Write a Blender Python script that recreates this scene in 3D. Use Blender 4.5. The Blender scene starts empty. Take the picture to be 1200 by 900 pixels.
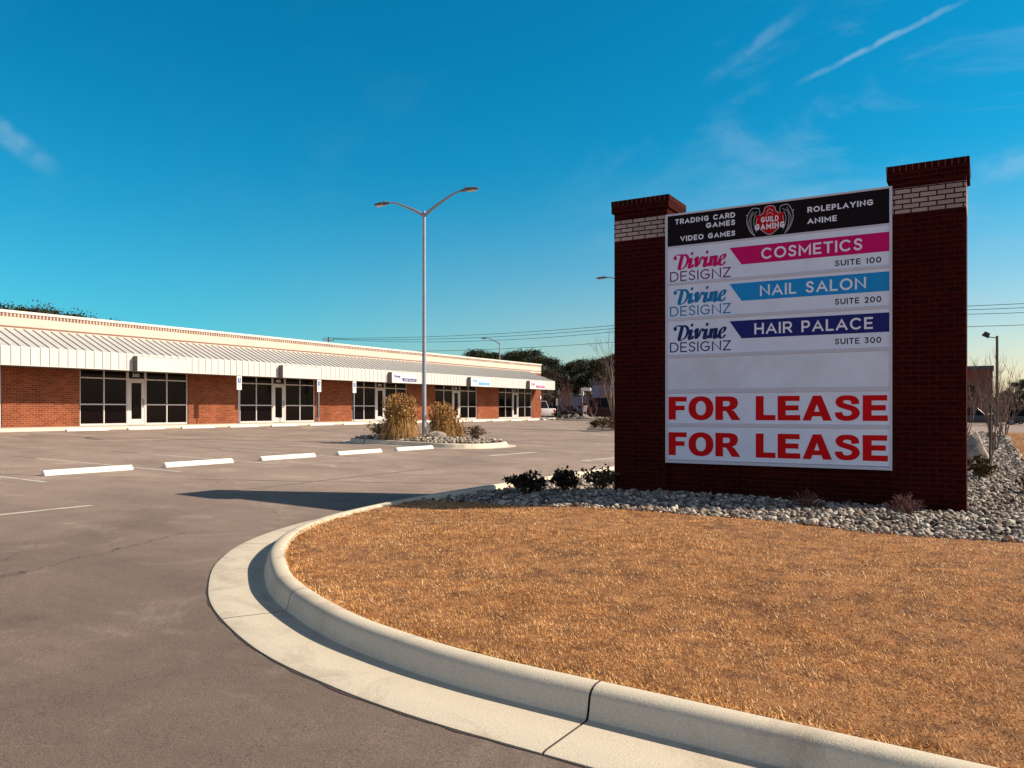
import bpy, bmesh, math, random
import numpy as np
from mathutils import Vector, Matrix

SC = bpy.context.scene
COL = SC.collection
rnd = random.Random(7)
nrs = np.random.RandomState(5)

# ------------------------------------------------------------------ camera
YAW = math.radians(30.6)
cd = bpy.data.cameras.new("camera")
cam = bpy.data.objects.new("camera", cd)
COL.objects.link(cam)
cam.location = (0, 0, 0)
cam.rotation_euler = (math.radians(90), 0, YAW)
cd.sensor_width = 36
cd.lens = 36 * 940 / 1200
cd.shift_y = 0.025
cd.clip_start = 0.05
cd.clip_end = 6000
SC.camera = cam
SC.render.resolution_x = 1024
SC.render.resolution_y = 768

# ------------------------------------------------------------------ sky and sun
SUN = Vector((6.02, 3.62, 4.70)).normalized()
SUN_EL = math.asin(SUN.z)
SUN_ROT = math.atan2(SUN.x, SUN.y)
world = bpy.data.worlds.new("World")
SC.world = world
world.use_nodes = True
wt = world.node_tree
wn, wl = wt.nodes, wt.links
wn.clear()


def pix_dir(px, py):
    u, v = (px - 600) / 940, (480 - py) / 940
    f = Vector((-math.sin(YAW), math.cos(YAW), 0))
    r = Vector((math.cos(YAW), math.sin(YAW), 0))
    return (f + r * u + Vector((0, 0, v))).normalized()


def N(t, **kw):
    n = wn.new(t)
    for k, v in kw.items():
        setattr(n, k, v)
    return n


def wmath(op, a, b=None, clamp=False):
    n = N("ShaderNodeMath", operation=op)
    n.use_clamp = clamp
    for i, s in enumerate((a, b)):
        if s is None:
            continue
        if isinstance(s, (int, float)):
            n.inputs[i].default_value = s
        else:
            wl.new(s, n.inputs[i])
    return n.outputs[0]


def wrange(v, a, b, c=0.0, d=1.0):
    n = N("ShaderNodeMapRange")
    n.interpolation_type = "SMOOTHSTEP"
    wl.new(v, n.inputs[0])
    for i, x in enumerate((a, b, c, d)):
        n.inputs[i + 1].default_value = x
    return n.outputs[0]


sky = N("ShaderNodeTexSky")
sky.sky_type = "NISHITA"
sky.sun_disc = False
sky.sun_elevation = SUN_EL
sky.sun_rotation = SUN_ROT
sky.air_density = 1.0
sky.dust_density = 0.6
sky.ozone_density = 2.0
tint = N("ShaderNodeMix", data_type="RGBA", blend_type="MULTIPLY")
tint.inputs[0].default_value = 1.0
wl.new(sky.outputs[0], tint.inputs[6])
tc = N("ShaderNodeTexCoord")
dirv = tc.outputs["Generated"]


def wdot(vec):
    n = N("ShaderNodeVectorMath", operation="DOT_PRODUCT")
    wl.new(dirv, n.inputs[0])
    n.inputs[1].default_value = vec
    return n.outputs["Value"]


sepd = N("ShaderNodeSeparateXYZ")
wl.new(dirv, sepd.inputs[0])
up = sepd.outputs[2]
side = wrange(wdot(pix_dir(1500, 200)), 0.74, 1.0)
low = wrange(up, -0.06, 0.30, 1.0, 0.0)
# low air is paler, most of all towards the sun
tA = N("ShaderNodeMix", data_type="RGBA")
wl.new(wmath("MULTIPLY", low, wmath("ADD", wmath("MULTIPLY", wrange(wdot(pix_dir(1500, 300)), 0.35, 1.0), 0.85), 0.15)), tA.inputs[0])
tM = N("ShaderNodeMix", data_type="RGBA")
wl.new(wrange(up, 0.06, 0.42, 1.0, 0.0), tM.inputs[0])
tM.inputs[6].default_value = (0.02, 0.83, 1.03, 1)
tM.inputs[7].default_value = (0.10, 0.90, 1.04, 1)
wl.new(tM.outputs[2], tA.inputs[6])
tA.inputs[7].default_value = (1.30, 0.98, 0.80, 1)
# sky dimmed overhead to cut ground fill, brightened behind camera to fill sign panels
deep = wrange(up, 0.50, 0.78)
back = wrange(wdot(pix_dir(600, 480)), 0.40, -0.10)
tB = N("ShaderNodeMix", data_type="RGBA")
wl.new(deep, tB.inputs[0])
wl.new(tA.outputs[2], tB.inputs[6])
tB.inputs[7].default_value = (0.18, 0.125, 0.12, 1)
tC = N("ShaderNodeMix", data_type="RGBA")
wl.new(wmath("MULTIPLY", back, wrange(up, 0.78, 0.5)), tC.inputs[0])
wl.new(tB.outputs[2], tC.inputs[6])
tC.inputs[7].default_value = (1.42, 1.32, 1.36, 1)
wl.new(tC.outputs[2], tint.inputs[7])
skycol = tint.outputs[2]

# wispy cirrus, denser towards the sun side of the sky
mp = N("ShaderNodeMapping")
wl.new(dirv, mp.inputs[0])
mp.inputs["Rotation"].default_value = (0.35, 0.5, 0.6)
mp.inputs["Scale"].default_value = (2.2, 7.0, 7.0)
nz = N("ShaderNodeTexNoise")
nz.inputs["Scale"].default_value = 1.3
nz.inputs["Detail"].default_value = 7
nz.inputs["Roughness"].default_value = 0.6
nz.inputs["Distortion"].default_value = 0.5
wl.new(mp.outputs[0], nz.inputs["Vector"])
wisp = wrange(nz.outputs[0], 0.47, 0.78)
wisp = wmath("MULTIPLY", wisp, wmath("ADD", wmath("MULTIPLY", side, 0.55), 0.02))
cloud = wisp
nz2 = N("ShaderNodeTexNoise")
nz2.inputs["Scale"].default_value = 55
nz2.inputs["Detail"].default_value = 4
wl.new(dirv, nz2.inputs["Vector"])
wob = wmath("MULTIPLY", wmath("SUBTRACT", nz2.outputs[0], 0.5), 0.006)
# condensation trails: bands round a plane through two sky directions
for (ax, ay, bx, by, w, s) in ((933, 99, 1140, -4, 0.0042, 0.38), (826, 98, 950, 5, 0.010, 0.26), (-60, 108, 67, 203, 0.016, 0.65),
                               (1125, 212, 1320, 150, 0.022, 0.42)):
    a, b = pix_dir(ax, ay), pix_dir(bx, by)
    nrm = a.cross(b).normalized()
    mid = (a + b).normalized()
    half = a.dot(mid)
    d = wmath("ABSOLUTE", wmath("ADD", wdot(nrm), wob))
    band = wrange(d, w * 0.15, w, 1.0, 0.0)
    along = wrange(wdot(mid), half - 0.0006, half + 0.004)
    m = wmath("MULTIPLY", wmath("MULTIPLY", band, along), wmath("MULTIPLY", wrange(nz2.outputs[0], 0.30, 0.62, 0.35, 1.0), s))
    cloud = wmath("MAXIMUM", cloud, m)
# pale band low over the horizon on the sun side
cm = N("ShaderNodeMix", data_type="RGBA")
wl.new(cloud, cm.inputs[0])
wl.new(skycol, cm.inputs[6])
cm.inputs[7].default_value = (3.2, 4.9, 6.2, 1)
bg = N("ShaderNodeBackground")
bg.inputs[1].default_value = 0.09
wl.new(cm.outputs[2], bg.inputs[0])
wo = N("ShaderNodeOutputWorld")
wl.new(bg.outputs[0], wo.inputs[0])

sd = bpy.data.lights.new("sun", "SUN")
sd.energy = 5.0
sd.angle = math.radians(0.5)
sd.color = (1.0, 0.90, 0.76)
sun = bpy.data.objects.new("sun", sd)
COL.objects.link(sun)
sun.rotation_euler = SUN.to_track_quat("Z", "Y").to_euler()
sun.location = (20, 10, 30)

vs = SC.view_settings
SC.display_settings.display_device = "sRGB"
vs.view_transform = "Standard"
vs.look = "None"
vs.gamma = 1
vs.exposure = 0.5
vs.use_curve_mapping = False

# ------------------------------------------------------------------ helpers
WORLD_LOC = {}


def tag(o, label=None, cat=None, group=None, kind=None):
    if label:
        o["label"] = label
    if cat:
        o["category"] = cat
    if group:
        o["group"] = group
    if kind:
        o["kind"] = kind
    return o


def thing(name, label, cat, loc=(0, 0, 0), rz=0.0, group=None):
    o = bpy.data.objects.new(name, None)
    o.empty_display_size = 0.2
    COL.objects.link(o)
    o.location = loc
    o.rotation_euler = (0, 0, rz)
    return tag(o, label, cat, group)


def dup(o, parent=None, loc=None, rz=None, scale=None, label=None, group=None):
    c = o.copy()
    COL.objects.link(c)
    c.parent = parent
    if loc is not None:
        c.location = loc
    if rz is not None:
        c.rotation_euler = (0, 0, rz)
    if scale is not None:
        c.scale = (scale,) * 3 if isinstance(scale, (int, float)) else scale
    if label:
        c["label"] = label
    if group:
        c["group"] = group
    for ch in list(o.children):
        dup(ch, c)
    return c


class MB:
    def __init__(s):
        s.v, s.f = [], []

    def add(s, vs_, fs_):
        n = len(s.v)
        s.v += [tuple(p) for p in vs_]
        s.f += [tuple(i + n for i in f) for f in fs_]
        return s

    def box(s, x0, x1, y0, y1, z0, z1):
        return s.add([(x0, y0, z0), (x1, y0, z0), (x1, y1, z0), (x0, y1, z0), (x0, y0, z1), (x1, y0, z1), (x1, y1, z1), (x0, y1, z1)],
                     [(0, 3, 2, 1), (4, 5, 6, 7), (0, 1, 5, 4), (1, 2, 6, 5), (2, 3, 7, 6), (3, 0, 4, 7)])

    def tube(s, pts, rad, n=8, cap=True):
        pts = [Vector(p) for p in pts]
        if isinstance(rad, (int, float)):
            rad = [rad] * len(pts)
        rings, prev = [], None
        for i, p in enumerate(pts):
            t = (pts[min(i + 1, len(pts) - 1)] - pts[max(i - 1, 0)]).normalized()
            if prev is None:
                a = Vector((0, 0, 1)) if abs(t.z) < 0.9 else Vector((1, 0, 0))
                prev = t.cross(a).normalized()
            u = (prev - t * prev.dot(t)).normalized()
            prev = u
            w = t.cross(u)
            rings.append([p + (u * math.cos(k * 2 * math.pi / n) + w * math.sin(k * 2 * math.pi / n)) * rad[i] for k in range(n)])
        vs_ = [q for r in rings for q in r]
        fs_ = []
        for i in range(len(rings) - 1):
            for k in range(n):
                a, b = i * n + k, i * n + (k + 1) % n
                fs_.append((a, b, b + n, a + n))
        if cap:
            fs_.append(tuple(range(n - 1, -1, -1)))
            fs_.append(tuple((len(rings) - 1) * n + k for k in range(n)))
        return s.add(vs_, fs_)

    def prism(s, poly, axis, a, b):
        """poly in the two other axes (cyclic order x,y,z without axis), extruded from a to b along axis"""
        def mk(p, q):
            return {"x": (q, p[0], p[1]), "y": (p[0], q, p[1]), "z": (p[0], p[1], q)}[axis]
        n = len(poly)
        vs_ = [mk(p, a) for p in poly] + [mk(p, b) for p in poly]
        fs_ = [tuple(range(n - 1, -1, -1)), tuple(range(n, 2 * n))] + [(i, (i + 1) % n, (i + 1) % n + n, i + n) for i in range(n)]
        return s.add(vs_, fs_)

    def build(s, name, m, parent=None, smooth=False, bevel=0.0, off=None, ang=35):
        me = bpy.data.meshes.new(name)
        o3 = Vector((0, 0, 0))
        if off is not None:
            o3 = Vector(off)
        V = [(p[0] - o3.x, p[1] - o3.y, p[2] - o3.z) for p in s.v]
        me.from_pydata(V, [], s.f)
        me.validate()
        bm = bmesh.new()
        bm.from_mesh(me)
        bmesh.ops.recalc_face_normals(bm, faces=bm.faces)
        if bevel:
            bmesh.ops.bevel(bm, geom=[e for e in bm.edges if len(e.link_faces) == 2 and e.calc_face_angle(0) > 0.5],
                            offset=bevel, segments=2, affect="EDGES", profile=0.6)
        uvl = bm.loops.layers.uv.new("UVMap")
        for f in bm.faces:
            nx, ny, nz_ = abs(f.normal.x), abs(f.normal.y), abs(f.normal.z)
            for lp in f.loops:
                c = lp.vert.co + o3
                lp[uvl].uv = (c.x, c.y) if nz_ >= max(nx, ny) else ((c.y, c.z) if nx > ny else (c.x, c.z))
        bm.to_mesh(me)
        bm.free()
        if smooth:
            me.polygons.foreach_set("use_smooth", [True] * len(me.polygons))
            me.set_sharp_from_angle(angle=math.radians(ang))
        me.materials.append(m)
        o = bpy.data.objects.new(name, me)
        COL.objects.link(o)
        o.parent = parent
        if parent is None and off is not None:
            o.location = o3
        return o


def arr_mesh(name, V, F, m, parent=None, smooth=False, kind=None):
    """fast mesh from numpy arrays, F is (n,k)"""
    me = bpy.data.meshes.new(name)
    k = F.shape[1]
    me.vertices.add(len(V))
    me.vertices.foreach_set("co", np.asarray(V, dtype=np.float32).ravel())
    me.loops.add(F.size)
    me.loops.foreach_set("vertex_index", F.astype(np.int32).ravel())
    me.polygons.add(len(F))
    me.polygons.foreach_set("loop_start", np.arange(0, F.size, k, dtype=np.int32))
    me.polygons.foreach_set("loop_total", np.full(len(F), k, dtype=np.int32))
    me.update(calc_edges=True)
    if smooth:
        me.polygons.foreach_set("use_smooth", np.ones(len(F), dtype=bool))
    me.materials.append(m)
    o = bpy.data.objects.new(name, me)
    COL.objects.link(o)
    o.parent = parent
    return o


# ------------------------------------------------------------------ materials
def new_mat(name):
    m = bpy.data.materials.new(name)
    m.use_nodes = True
    nt = m.node_tree
    return m, nt, nt.nodes, nt.links, nt.nodes["Principled BSDF"]


def plain(name, col, rough=0.6, metal=0.0, var=0.0, scale=4.0, bump=0.0, bscale=60.0, spec=0.5, col2=None, island=0.0):
    m, nt, n, l, b = new_mat(name)
    b.inputs["Base Color"].default_value = (*col, 1)
    b.inputs["Roughness"].default_value = rough
    b.inputs["Metallic"].default_value = metal
    b.inputs["Specular IOR Level"].default_value = spec
    tcn = n.new("ShaderNodeTexCoord")
    if var or col2 or island:
        mix = n.new("ShaderNodeMix")
        mix.data_type = "RGBA"
        c2 = col2 if col2 else tuple(c * (1 - var) for c in col)
        mix.inputs[6].default_value = (*col, 1)
        mix.inputs[7].default_value = (*c2, 1)
        if island:
            g = n.new("ShaderNodeNewGeometry")
            l.new(g.outputs["Random Per Island"], mix.inputs[0])
        else:
            t = n.new("ShaderNodeTexNoise")
            t.inputs["Scale"].default_value = scale
            t.inputs["Detail"].default_value = 6
            t.inputs["Roughness"].default_value = 0.65
            l.new(tcn.outputs["Object"], t.inputs["Vector"])
            r = n.new("ShaderNodeMapRange")
            r.inputs[1].default_value = 0.35
            r.inputs[2].default_value = 0.68
            l.new(t.outputs[0], r.inputs[0])
            l.new(r.outputs[0], mix.inputs[0])
        l.new(mix.outputs[2], b.inputs["Base Color"])
    if bump:
        t = n.new("ShaderNodeTexNoise")
        t.inputs["Scale"].default_value = bscale
        t.inputs["Detail"].default_value = 4
        l.new(tcn.outputs["Object"], t.inputs["Vector"])
        bp = n.new("ShaderNodeBump")
        bp.inputs["Strength"].default_value = bump
        bp.inputs["Distance"].default_value = 0.01
        l.new(t.outputs[0], bp.inputs["Height"])
        l.new(bp.outputs[0], b.inputs["Normal"])
    return m


def brick(name, c1, c2, mortar, w=0.203, h=0.0677, ms=0.006, rough=0.85, offset=0.5, bump=0.6, ox=0.0, oz=0.0, var=0.35):
    m, nt, n, l, b = new_mat(name)
    uv = n.new("ShaderNodeUVMap")
    mpp = n.new("ShaderNodeMapping")
    mpp.inputs["Location"].default_value = (ox, oz, 0)
    l.new(uv.outputs[0], mpp.inputs[0])
    # slightly ragged arrises
    nn = n.new("ShaderNodeTexNoise")
    nn.inputs["Scale"].default_value = 45
    l.new(mpp.outputs[0], nn.inputs["Vector"])
    sb = n.new("ShaderNodeVectorMath")
    sb.operation = "MULTIPLY_ADD"
    l.new(nn.outputs["Color"], sb.inputs[0])
    sb.inputs[1].default_value = (0.006, 0.006, 0)
    l.new(mpp.outputs[0], sb.inputs[2])
    t = n.new("ShaderNodeTexBrick")
    t.offset = offset
    t.inputs["Scale"].default_value = 1
    t.inputs["Brick Width"].default_value = w
    t.inputs["Row Height"].default_value = h
    t.inputs["Mortar Size"].default_value = ms
    t.inputs["Mortar Smooth"].default_value = 0.2
    t.inputs["Color1"].default_value = (*c1, 1)
    t.inputs["Color2"].default_value = (*c2, 1)
    t.inputs["Mortar"].default_value = (*mortar, 1)
    l.new(sb.outputs[0], t.inputs["Vector"])
    t2 = n.new("ShaderNodeTexNoise")
    t2.inputs["Scale"].default_value = 30
    t2.inputs["Detail"].default_value = 6
    l.new(uv.outputs[0], t2.inputs["Vector"])
    t3 = n.new("ShaderNodeTexNoise")
    t3.inputs["Scale"].default_value = 0.8
    t3.inputs["Detail"].default_value = 5
    l.new(uv.outputs[0], t3.inputs["Vector"])
    ad = n.new("ShaderNodeMath")
    ad.operation = "ADD"
    l.new(t2.outputs[0], ad.inputs[0])
    l.new(t3.outputs[0], ad.inputs[1])
    r = n.new("ShaderNodeMapRange")
    r.inputs[1].default_value = 0.7
    r.inputs[2].default_value = 1.3
    r.inputs[3].default_value = 1 - var
    r.inputs[4].default_value = 1 + var * 0.5
    l.new(ad.outputs[0], r.inputs[0])
    mu = n.new("ShaderNodeMix")
    mu.data_type = "RGBA"
    mu.blend_type = "MULTIPLY"
    mu.inputs[0].default_value = 1
    l.new(t.outputs["Color"], mu.inputs[6])
    l.new(r.outputs[0], mu.inputs[7])
    l.new(mu.outputs[2], b.inputs["Base Color"])
    b.inputs["Roughness"].default_value = rough
    b.inputs["Specular IOR Level"].default_value = 0.03
    inv = n.new("ShaderNodeMath")
    inv.operation = "MULTIPLY_ADD"
    l.new(t.outputs["Fac"], inv.inputs[0])
    inv.inputs[1].default_value = -1
    l.new(t2.outputs[0], inv.inputs[2])
    bp = n.new("ShaderNodeBump")
    bp.inputs["Strength"].default_value = bump
    bp.inputs["Distance"].default_value = 0.006
    l.new(inv.outputs[0], bp.inputs["Height"])
    l.new(bp.outputs[0], b.inputs["Normal"])
    return m


def leafy(name, cols, rough=0.7, sheen=0.0):
    m, nt, n, l, b = new_mat(name)
    g = n.new("ShaderNodeNewGeometry")
    r = n.new("ShaderNodeValToRGB")
    el = r.color_ramp.elements
    el[0].color = (*cols[0], 1)
    el[1].color = (*cols[-1], 1)
    for i, c in enumerate(cols[1:-1]):
        e = el.new((i + 1) / (len(cols) - 1))
        e.color = (*c, 1)
    l.new(g.outputs["Random Per Island"], r.inputs[0])
    l.new(r.outputs[0], b.inputs["Base Color"])
    b.inputs["Roughness"].default_value = rough
    b.inputs["Specular IOR Level"].default_value = 0.2
    return m


def asphalt_mat():
    m, nt, n, l, b = new_mat("asphalt")
    tcn = n.new("ShaderNodeTexCoord")
    P = tcn.outputs["Object"]

    def noise(scale, detail=5, rough=0.6, vec=P, dist=0.0):
        t = n.new("ShaderNodeTexNoise")
        t.inputs["Scale"].default_value = scale
        t.inputs["Detail"].default_value = detail
        t.inputs["Roughness"].default_value = rough
        t.inputs["Distortion"].default_value = dist
        l.new(vec, t.inputs["Vector"])
        return t.outputs[0]

    def rng(v, a, b_, c, d):
        r = n.new("ShaderNodeMapRange")
        l.new(v, r.inputs[0])
        for i, x in enumerate((a, b_, c, d)):
            r.inputs[i + 1].default_value = x
        return r.outputs[0]

    def mul(a, b_):
        k = n.new("ShaderNodeMath")
        k.operation = "MULTIPLY"
        l.new(a, k.inputs[0])
        l.new(b_, k.inputs[1])
        return k.outputs[0]
    fine = rng(noise(110, 4, 0.85), 0.32, 0.68, 0.35, 1.85)
    mid = rng(noise(9, 6, 0.65), 0.3, 0.7, 0.93, 1.07)
    big = rng(noise(0.45, 6, 0.62, dist=0.6), 0.32, 0.7, 0.80, 1.24)
    # paver lanes run along x; faint streaks
    mpp = n.new("ShaderNodeMapping")
    mpp.inputs["Scale"].default_value = (0.12, 1.3, 1)
    mpp.inputs["Rotation"].default_value = (0, 0, 0.25)
    l.new(P, mpp.inputs[0])
    streak = rng(noise(1.0, 5, 0.6, mpp.outputs[0]), 0.3, 0.7, 0.9, 1.1)
    vo = n.new("ShaderNodeTexVoronoi")
    vo.inputs["Scale"].default_value = 130
    l.new(P, vo.inputs["Vector"])
    chip = rng(vo.outputs["Distance"], 0.06, 0.2, 1.7, 1.0)
    chip2 = n.new("ShaderNodeMix")
    chip2.inputs[0].default_value = 1
    f = mul(mul(mul(mul(fine, mid), big), streak), chip)
    # pale dusty scuffs
    dust = rng(noise(0.8, 8, 0.72, dist=1.6), 0.55, 0.72, 0.0, 0.55)
    c = n.new("ShaderNodeMix")
    c.data_type = "RGBA"
    c.inputs[6].default_value = (0.155, 0.110, 0.084, 1)
    c.inputs[7].default_value = (0.28, 0.215, 0.165, 1)
    l.new(dust, c.inputs[0])
    # the older lot beyond the seam is bleached, the driveway is a fresher mix
    dt_ = n.new("ShaderNodeVectorMath")
    dt_.operation = "DOT_PRODUCT"
    l.new(P, dt_.inputs[0])
    dt_.inputs[1].default_value = (-0.46, 0.888, 0)
    old = rng(dt_.outputs["Value"], 5.0, 15.0, 0.98, 1.75)
    f = mul(f, old)
    # oil drips and tyre scuffs
    vs_ = n.new("ShaderNodeTexVoronoi")
    vs_.inputs["Scale"].default_value = 0.42
    vs_.inputs["Randomness"].default_value = 1.0
    wv = n.new("ShaderNodeVectorMath")
    wv.operation = "MULTIPLY_ADD"
    nn_ = n.new("ShaderNodeTexNoise")
    nn_.inputs["Scale"].default_value = 6
    l.new(P, nn_.inputs["Vector"])
    l.new(nn_.outputs["Color"], wv.inputs[0])
    wv.inputs[1].default_value = (0.3, 0.3, 0)
    l.new(P, wv.inputs[2])
    l.new(wv.outputs[0], vs_.inputs["Vector"])
    f = mul(f, rng(vs_.outputs["Distance"], 0.03, 0.10, 0.74, 1.0))
    # hairline cracks
    vc = n.new("ShaderNodeTexVoronoi")
    vc.feature = "DISTANCE_TO_EDGE"
    vc.inputs["Scale"].default_value = 0.23
    l.new(wv.outputs[0], vc.inputs["Vector"])
    ck = rng(vc.outputs["Distance"], 0.0004, 0.0016, 0.55, 1.0)
    gate = rng(noise(0.35, 2, 0.5), 0.50, 0.56, 1.0, 0.0)
    mx = n.new("ShaderNodeMath")
    mx.operation = "MAXIMUM"
    l.new(ck, mx.inputs[0])
    l.new(gate, mx.inputs[1])
    f = mul(f, mx.outputs[0])
    mu = n.new("ShaderNodeMix")
    mu.data_type = "RGBA"
    mu.blend_type = "MULTIPLY"
    mu.inputs[0].default_value = 1
    l.new(c.outputs[2], mu.inputs[6])
    l.new(f, mu.inputs[7])
    l.new(mu.outputs[2], b.inputs["Base Color"])
    b.inputs["Roughness"].default_value = 0.88
    b.inputs["Specular IOR Level"].default_value = 0.3
    bp = n.new("ShaderNodeBump")
    bp.inputs["Strength"].default_value = 0.8
    bp.inputs["Distance"].default_value = 0.004
    l.new(noise(160, 3, 0.8), bp.inputs["Height"])
    l.new(bp.outputs[0], b.inputs["Normal"])
    return m


def concrete(name, col, dark, stain=0.25):
    m, nt, n, l, b = new_mat(name)
    tcn = n.new("ShaderNodeTexCoord")
    P = tcn.outputs["Object"]
    t1 = n.new("ShaderNodeTexNoise")
    t1.inputs["Scale"].default_value = 1.7
    t1.inputs["Detail"].default_value = 8
    t1.inputs["Roughness"].default_value = 0.7
    t1.inputs["Distortion"].default_value = 0.8
    l.new(P, t1.inputs["Vector"])
    r1 = n.new("ShaderNodeMapRange")
    r1.inputs[1].default_value = 0.5
    r1.inputs[2].default_value = 0.75
    r1.inputs[4].default_value = stain * 2
    l.new(t1.outputs[0], r1.inputs[0])
    t2 = n.new("ShaderNodeTexNoise")
    t2.inputs["Scale"].default_value = 120
    t2.inputs["Detail"].default_value = 5
    l.new(P, t2.inputs["Vector"])
    r2 = n.new("ShaderNodeMapRange")
    r2.inputs[1].default_value = 0.3
    r2.inputs[2].default_value = 0.7
    r2.inputs[3].default_value = 0.85
    r2.inputs[4].default_value = 1.12
    l.new(t2.outputs[0], r2.inputs[0])
    c = n.new("ShaderNodeMix")
    c.data_type = "RGBA"
    c.inputs[6].default_value = (*col, 1)
    c.inputs[7].default_value = (*dark, 1)
    l.new(r1.outputs[0], c.inputs[0])
    mu = n.new("ShaderNodeMix")
    mu.data_type = "RGBA"
    mu.blend_type = "MULTIPLY"
    mu.inputs[0].default_value = 1
    l.new(c.outputs[2], mu.inputs[6])
    l.new(r2.outputs[0], mu.inputs[7])
    l.new(mu.outputs[2], b.inputs["Base Color"])
    b.inputs["Roughness"].default_value = 0.85
    b.inputs["Specular IOR Level"].default_value = 0.25
    bp = n.new("ShaderNodeBump")
    bp.inputs["Strength"].default_value = 0.5
    bp.inputs["Distance"].default_value = 0.004
    l.new(t2.outputs[0], bp.inputs["Height"])
    l.new(bp.outputs[0], b.inputs["Normal"])
    return m


M = {}
M["asphalt"] = asphalt_mat()
M["curb"] = concrete("kerb concrete", (0.64, 0.54, 0.40), (0.30, 0.22, 0.15), 0.36)
M["walk"] = concrete("walk concrete", (0.62, 0.53, 0.42), (0.48, 0.40, 0.31), 0.15)
M["stop"] = concrete("painted concrete", (0.78, 0.70, 0.58), (0.6, 0.52, 0.42), 0.1)
M["paint"] = concrete("worn white road paint", (0.58, 0.50, 0.41), (0.30, 0.24, 0.19), 0.5)
M["faint"] = concrete("faded road paint", (0.27, 0.20, 0.16), (0.19, 0.135, 0.11), 0.5)
M["seam"] = plain("tar seam", (0.07, 0.045, 0.035), 0.7)
M["earth"] = plain("bed soil", (0.045, 0.025, 0.017), 0.95, col2=(0.09, 0.055, 0.035), scale=6, bump=0.5)
M["field"] = plain("dormant field", (0.20, 0.115, 0.055), 0.95, col2=(0.11, 0.07, 0.035), scale=0.15, bump=0.4, bscale=10)
M["lawn"] = plain("dormant turf", (0.43, 0.185, 0.057), 0.95, col2=(0.13, 0.050, 0.016), scale=5, bump=0.8, bscale=90)
M["blade"] = leafy("dry grass blade", [(0.26, 0.095, 0.026), (0.70, 0.335, 0.095), (0.88, 0.51, 0.185), (0.94, 0.71, 0.40)], 0.75)
def tufty(m):
    """broad patches of paler and browner turf"""
    n, l = m.node_tree.nodes, m.node_tree.links
    b = n["Principled BSDF"]
    src = b.inputs["Base Color"].links[0].from_socket
    tcn = n.new("ShaderNodeTexCoord")
    out = src
    for sc_, lo, hi, dk in ((1.6, .38, .62, (.82, .75, .68)), (14.0, .36, .60, (.66, .56, .48))):
        t = n.new("ShaderNodeTexNoise")
        t.inputs["Scale"].default_value = sc_
        t.inputs["Detail"].default_value = 5
        l.new(tcn.outputs["Object"], t.inputs["Vector"])
        r = n.new("ShaderNodeMapRange")
        r.inputs[1].default_value, r.inputs[2].default_value = lo, hi
        l.new(t.outputs[0], r.inputs[0])
        k = n.new("ShaderNodeMix")
        k.data_type = "RGBA"
        l.new(r.outputs[0], k.inputs[0])
        k.inputs[6].default_value = (*dk, 1)
        k.inputs[7].default_value = (1.12, 1.12, 1.12, 1)
        mu = n.new("ShaderNodeMix")
        mu.data_type = "RGBA"
        mu.blend_type = "MULTIPLY"
        mu.inputs[0].default_value = 1
        l.new(out, mu.inputs[6])
        l.new(k.outputs[2], mu.inputs[7])
        out = mu.outputs[2]
    l.new(out, b.inputs["Base Color"])


tufty(M["blade"])
M["rock"] = leafy("river rock", [(0.05, 0.035, 0.03), (0.34, 0.27, 0.205), (0.10, 0.055, 0.04), (0.56, 0.47, 0.36), (0.17, 0.125, 0.095), (0.72, 0.62, 0.49)], 0.75)
M["boulder"] = plain("boulder stone", (0.42, 0.34, 0.26), 0.9, col2=(0.22, 0.17, 0.13), scale=5, bump=0.9, bscale=12)
RED1, RED2 = (0.050, 0.0050, 0.0032), (0.032, 0.0032, 0.0022)
M["sbrick"] = brick("dark red brick", RED1, RED2, (0.060, 0.020, 0.014), ox=0.05, oz=0.02, ms=0.005)
M["wbrick"] = brick("white brick", (0.46, 0.33, 0.28), (0.36, 0.26, 0.22), (0.030, 0.012, 0.010), ox=0.05, oz=0.02, ms=0.009, var=0.25)
M["rowlock"] = brick("rowlock brick", RED1, RED2, (0.16, 0.085, 0.06), w=0.0765, h=0.4, ms=0.005, offset=0.0, oz=0.1)
M["bbrick"] = brick("store brick", (0.27, 0.074, 0.032), (0.17, 0.042, 0.020), (0.36, 0.19, 0.11), w=0.26, h=0.09, ms=0.007)
M["beige"] = brick("beige brick", (0.63, 0.51, 0.40), (0.59, 0.475, 0.37), (0.64, 0.54, 0.44), w=0.26, h=0.09, ms=0.006, bump=0.15, var=0.08)
M["dentil"] = brick("soldier course brick", (0.24, 0.12, 0.085), (0.20, 0.10, 0.07), (0.58, 0.47, 0.37), w=0.15, h=3, ms=0.036, offset=0, oz=0.4, bump=0.2)
M["brown"] = plain("brown course", (0.24, 0.115, 0.07), 0.8)
M["cream"] = plain("cream coping metal", (0.70, 0.60, 0.49), 0.5, var=0.08)
M["roofm"] = plain("grey standing seam metal", (0.50, 0.47, 0.43), 0.5, var=0.12, scale=1.5, metal=0.0)
M["seamd"] = plain("seam rib metal", (0.44, 0.415, 0.38), 0.5)
M["fascia"] = plain("cream fascia panel", (0.61, 0.56, 0.49), 0.5, var=0.06, scale=1.2)
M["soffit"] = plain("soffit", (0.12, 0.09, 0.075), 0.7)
M["groove"] = plain("panel joint", (0.16, 0.14, 0.12), 0.7)
M["alum"] = plain("white aluminium frame", (0.55, 0.48, 0.43), 0.4, var=0.05)
M["glass"] = plain("dark tinted glass", (0.005, 0.003, 0.003), 0.12, spec=0.05)
M["cglass"] = plain("car glass", (0.006, 0.005, 0.006), 0.35, spec=0.1)
M["black"] = plain("black rubber", (0.012, 0.010, 0.010), 0.5)
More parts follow.
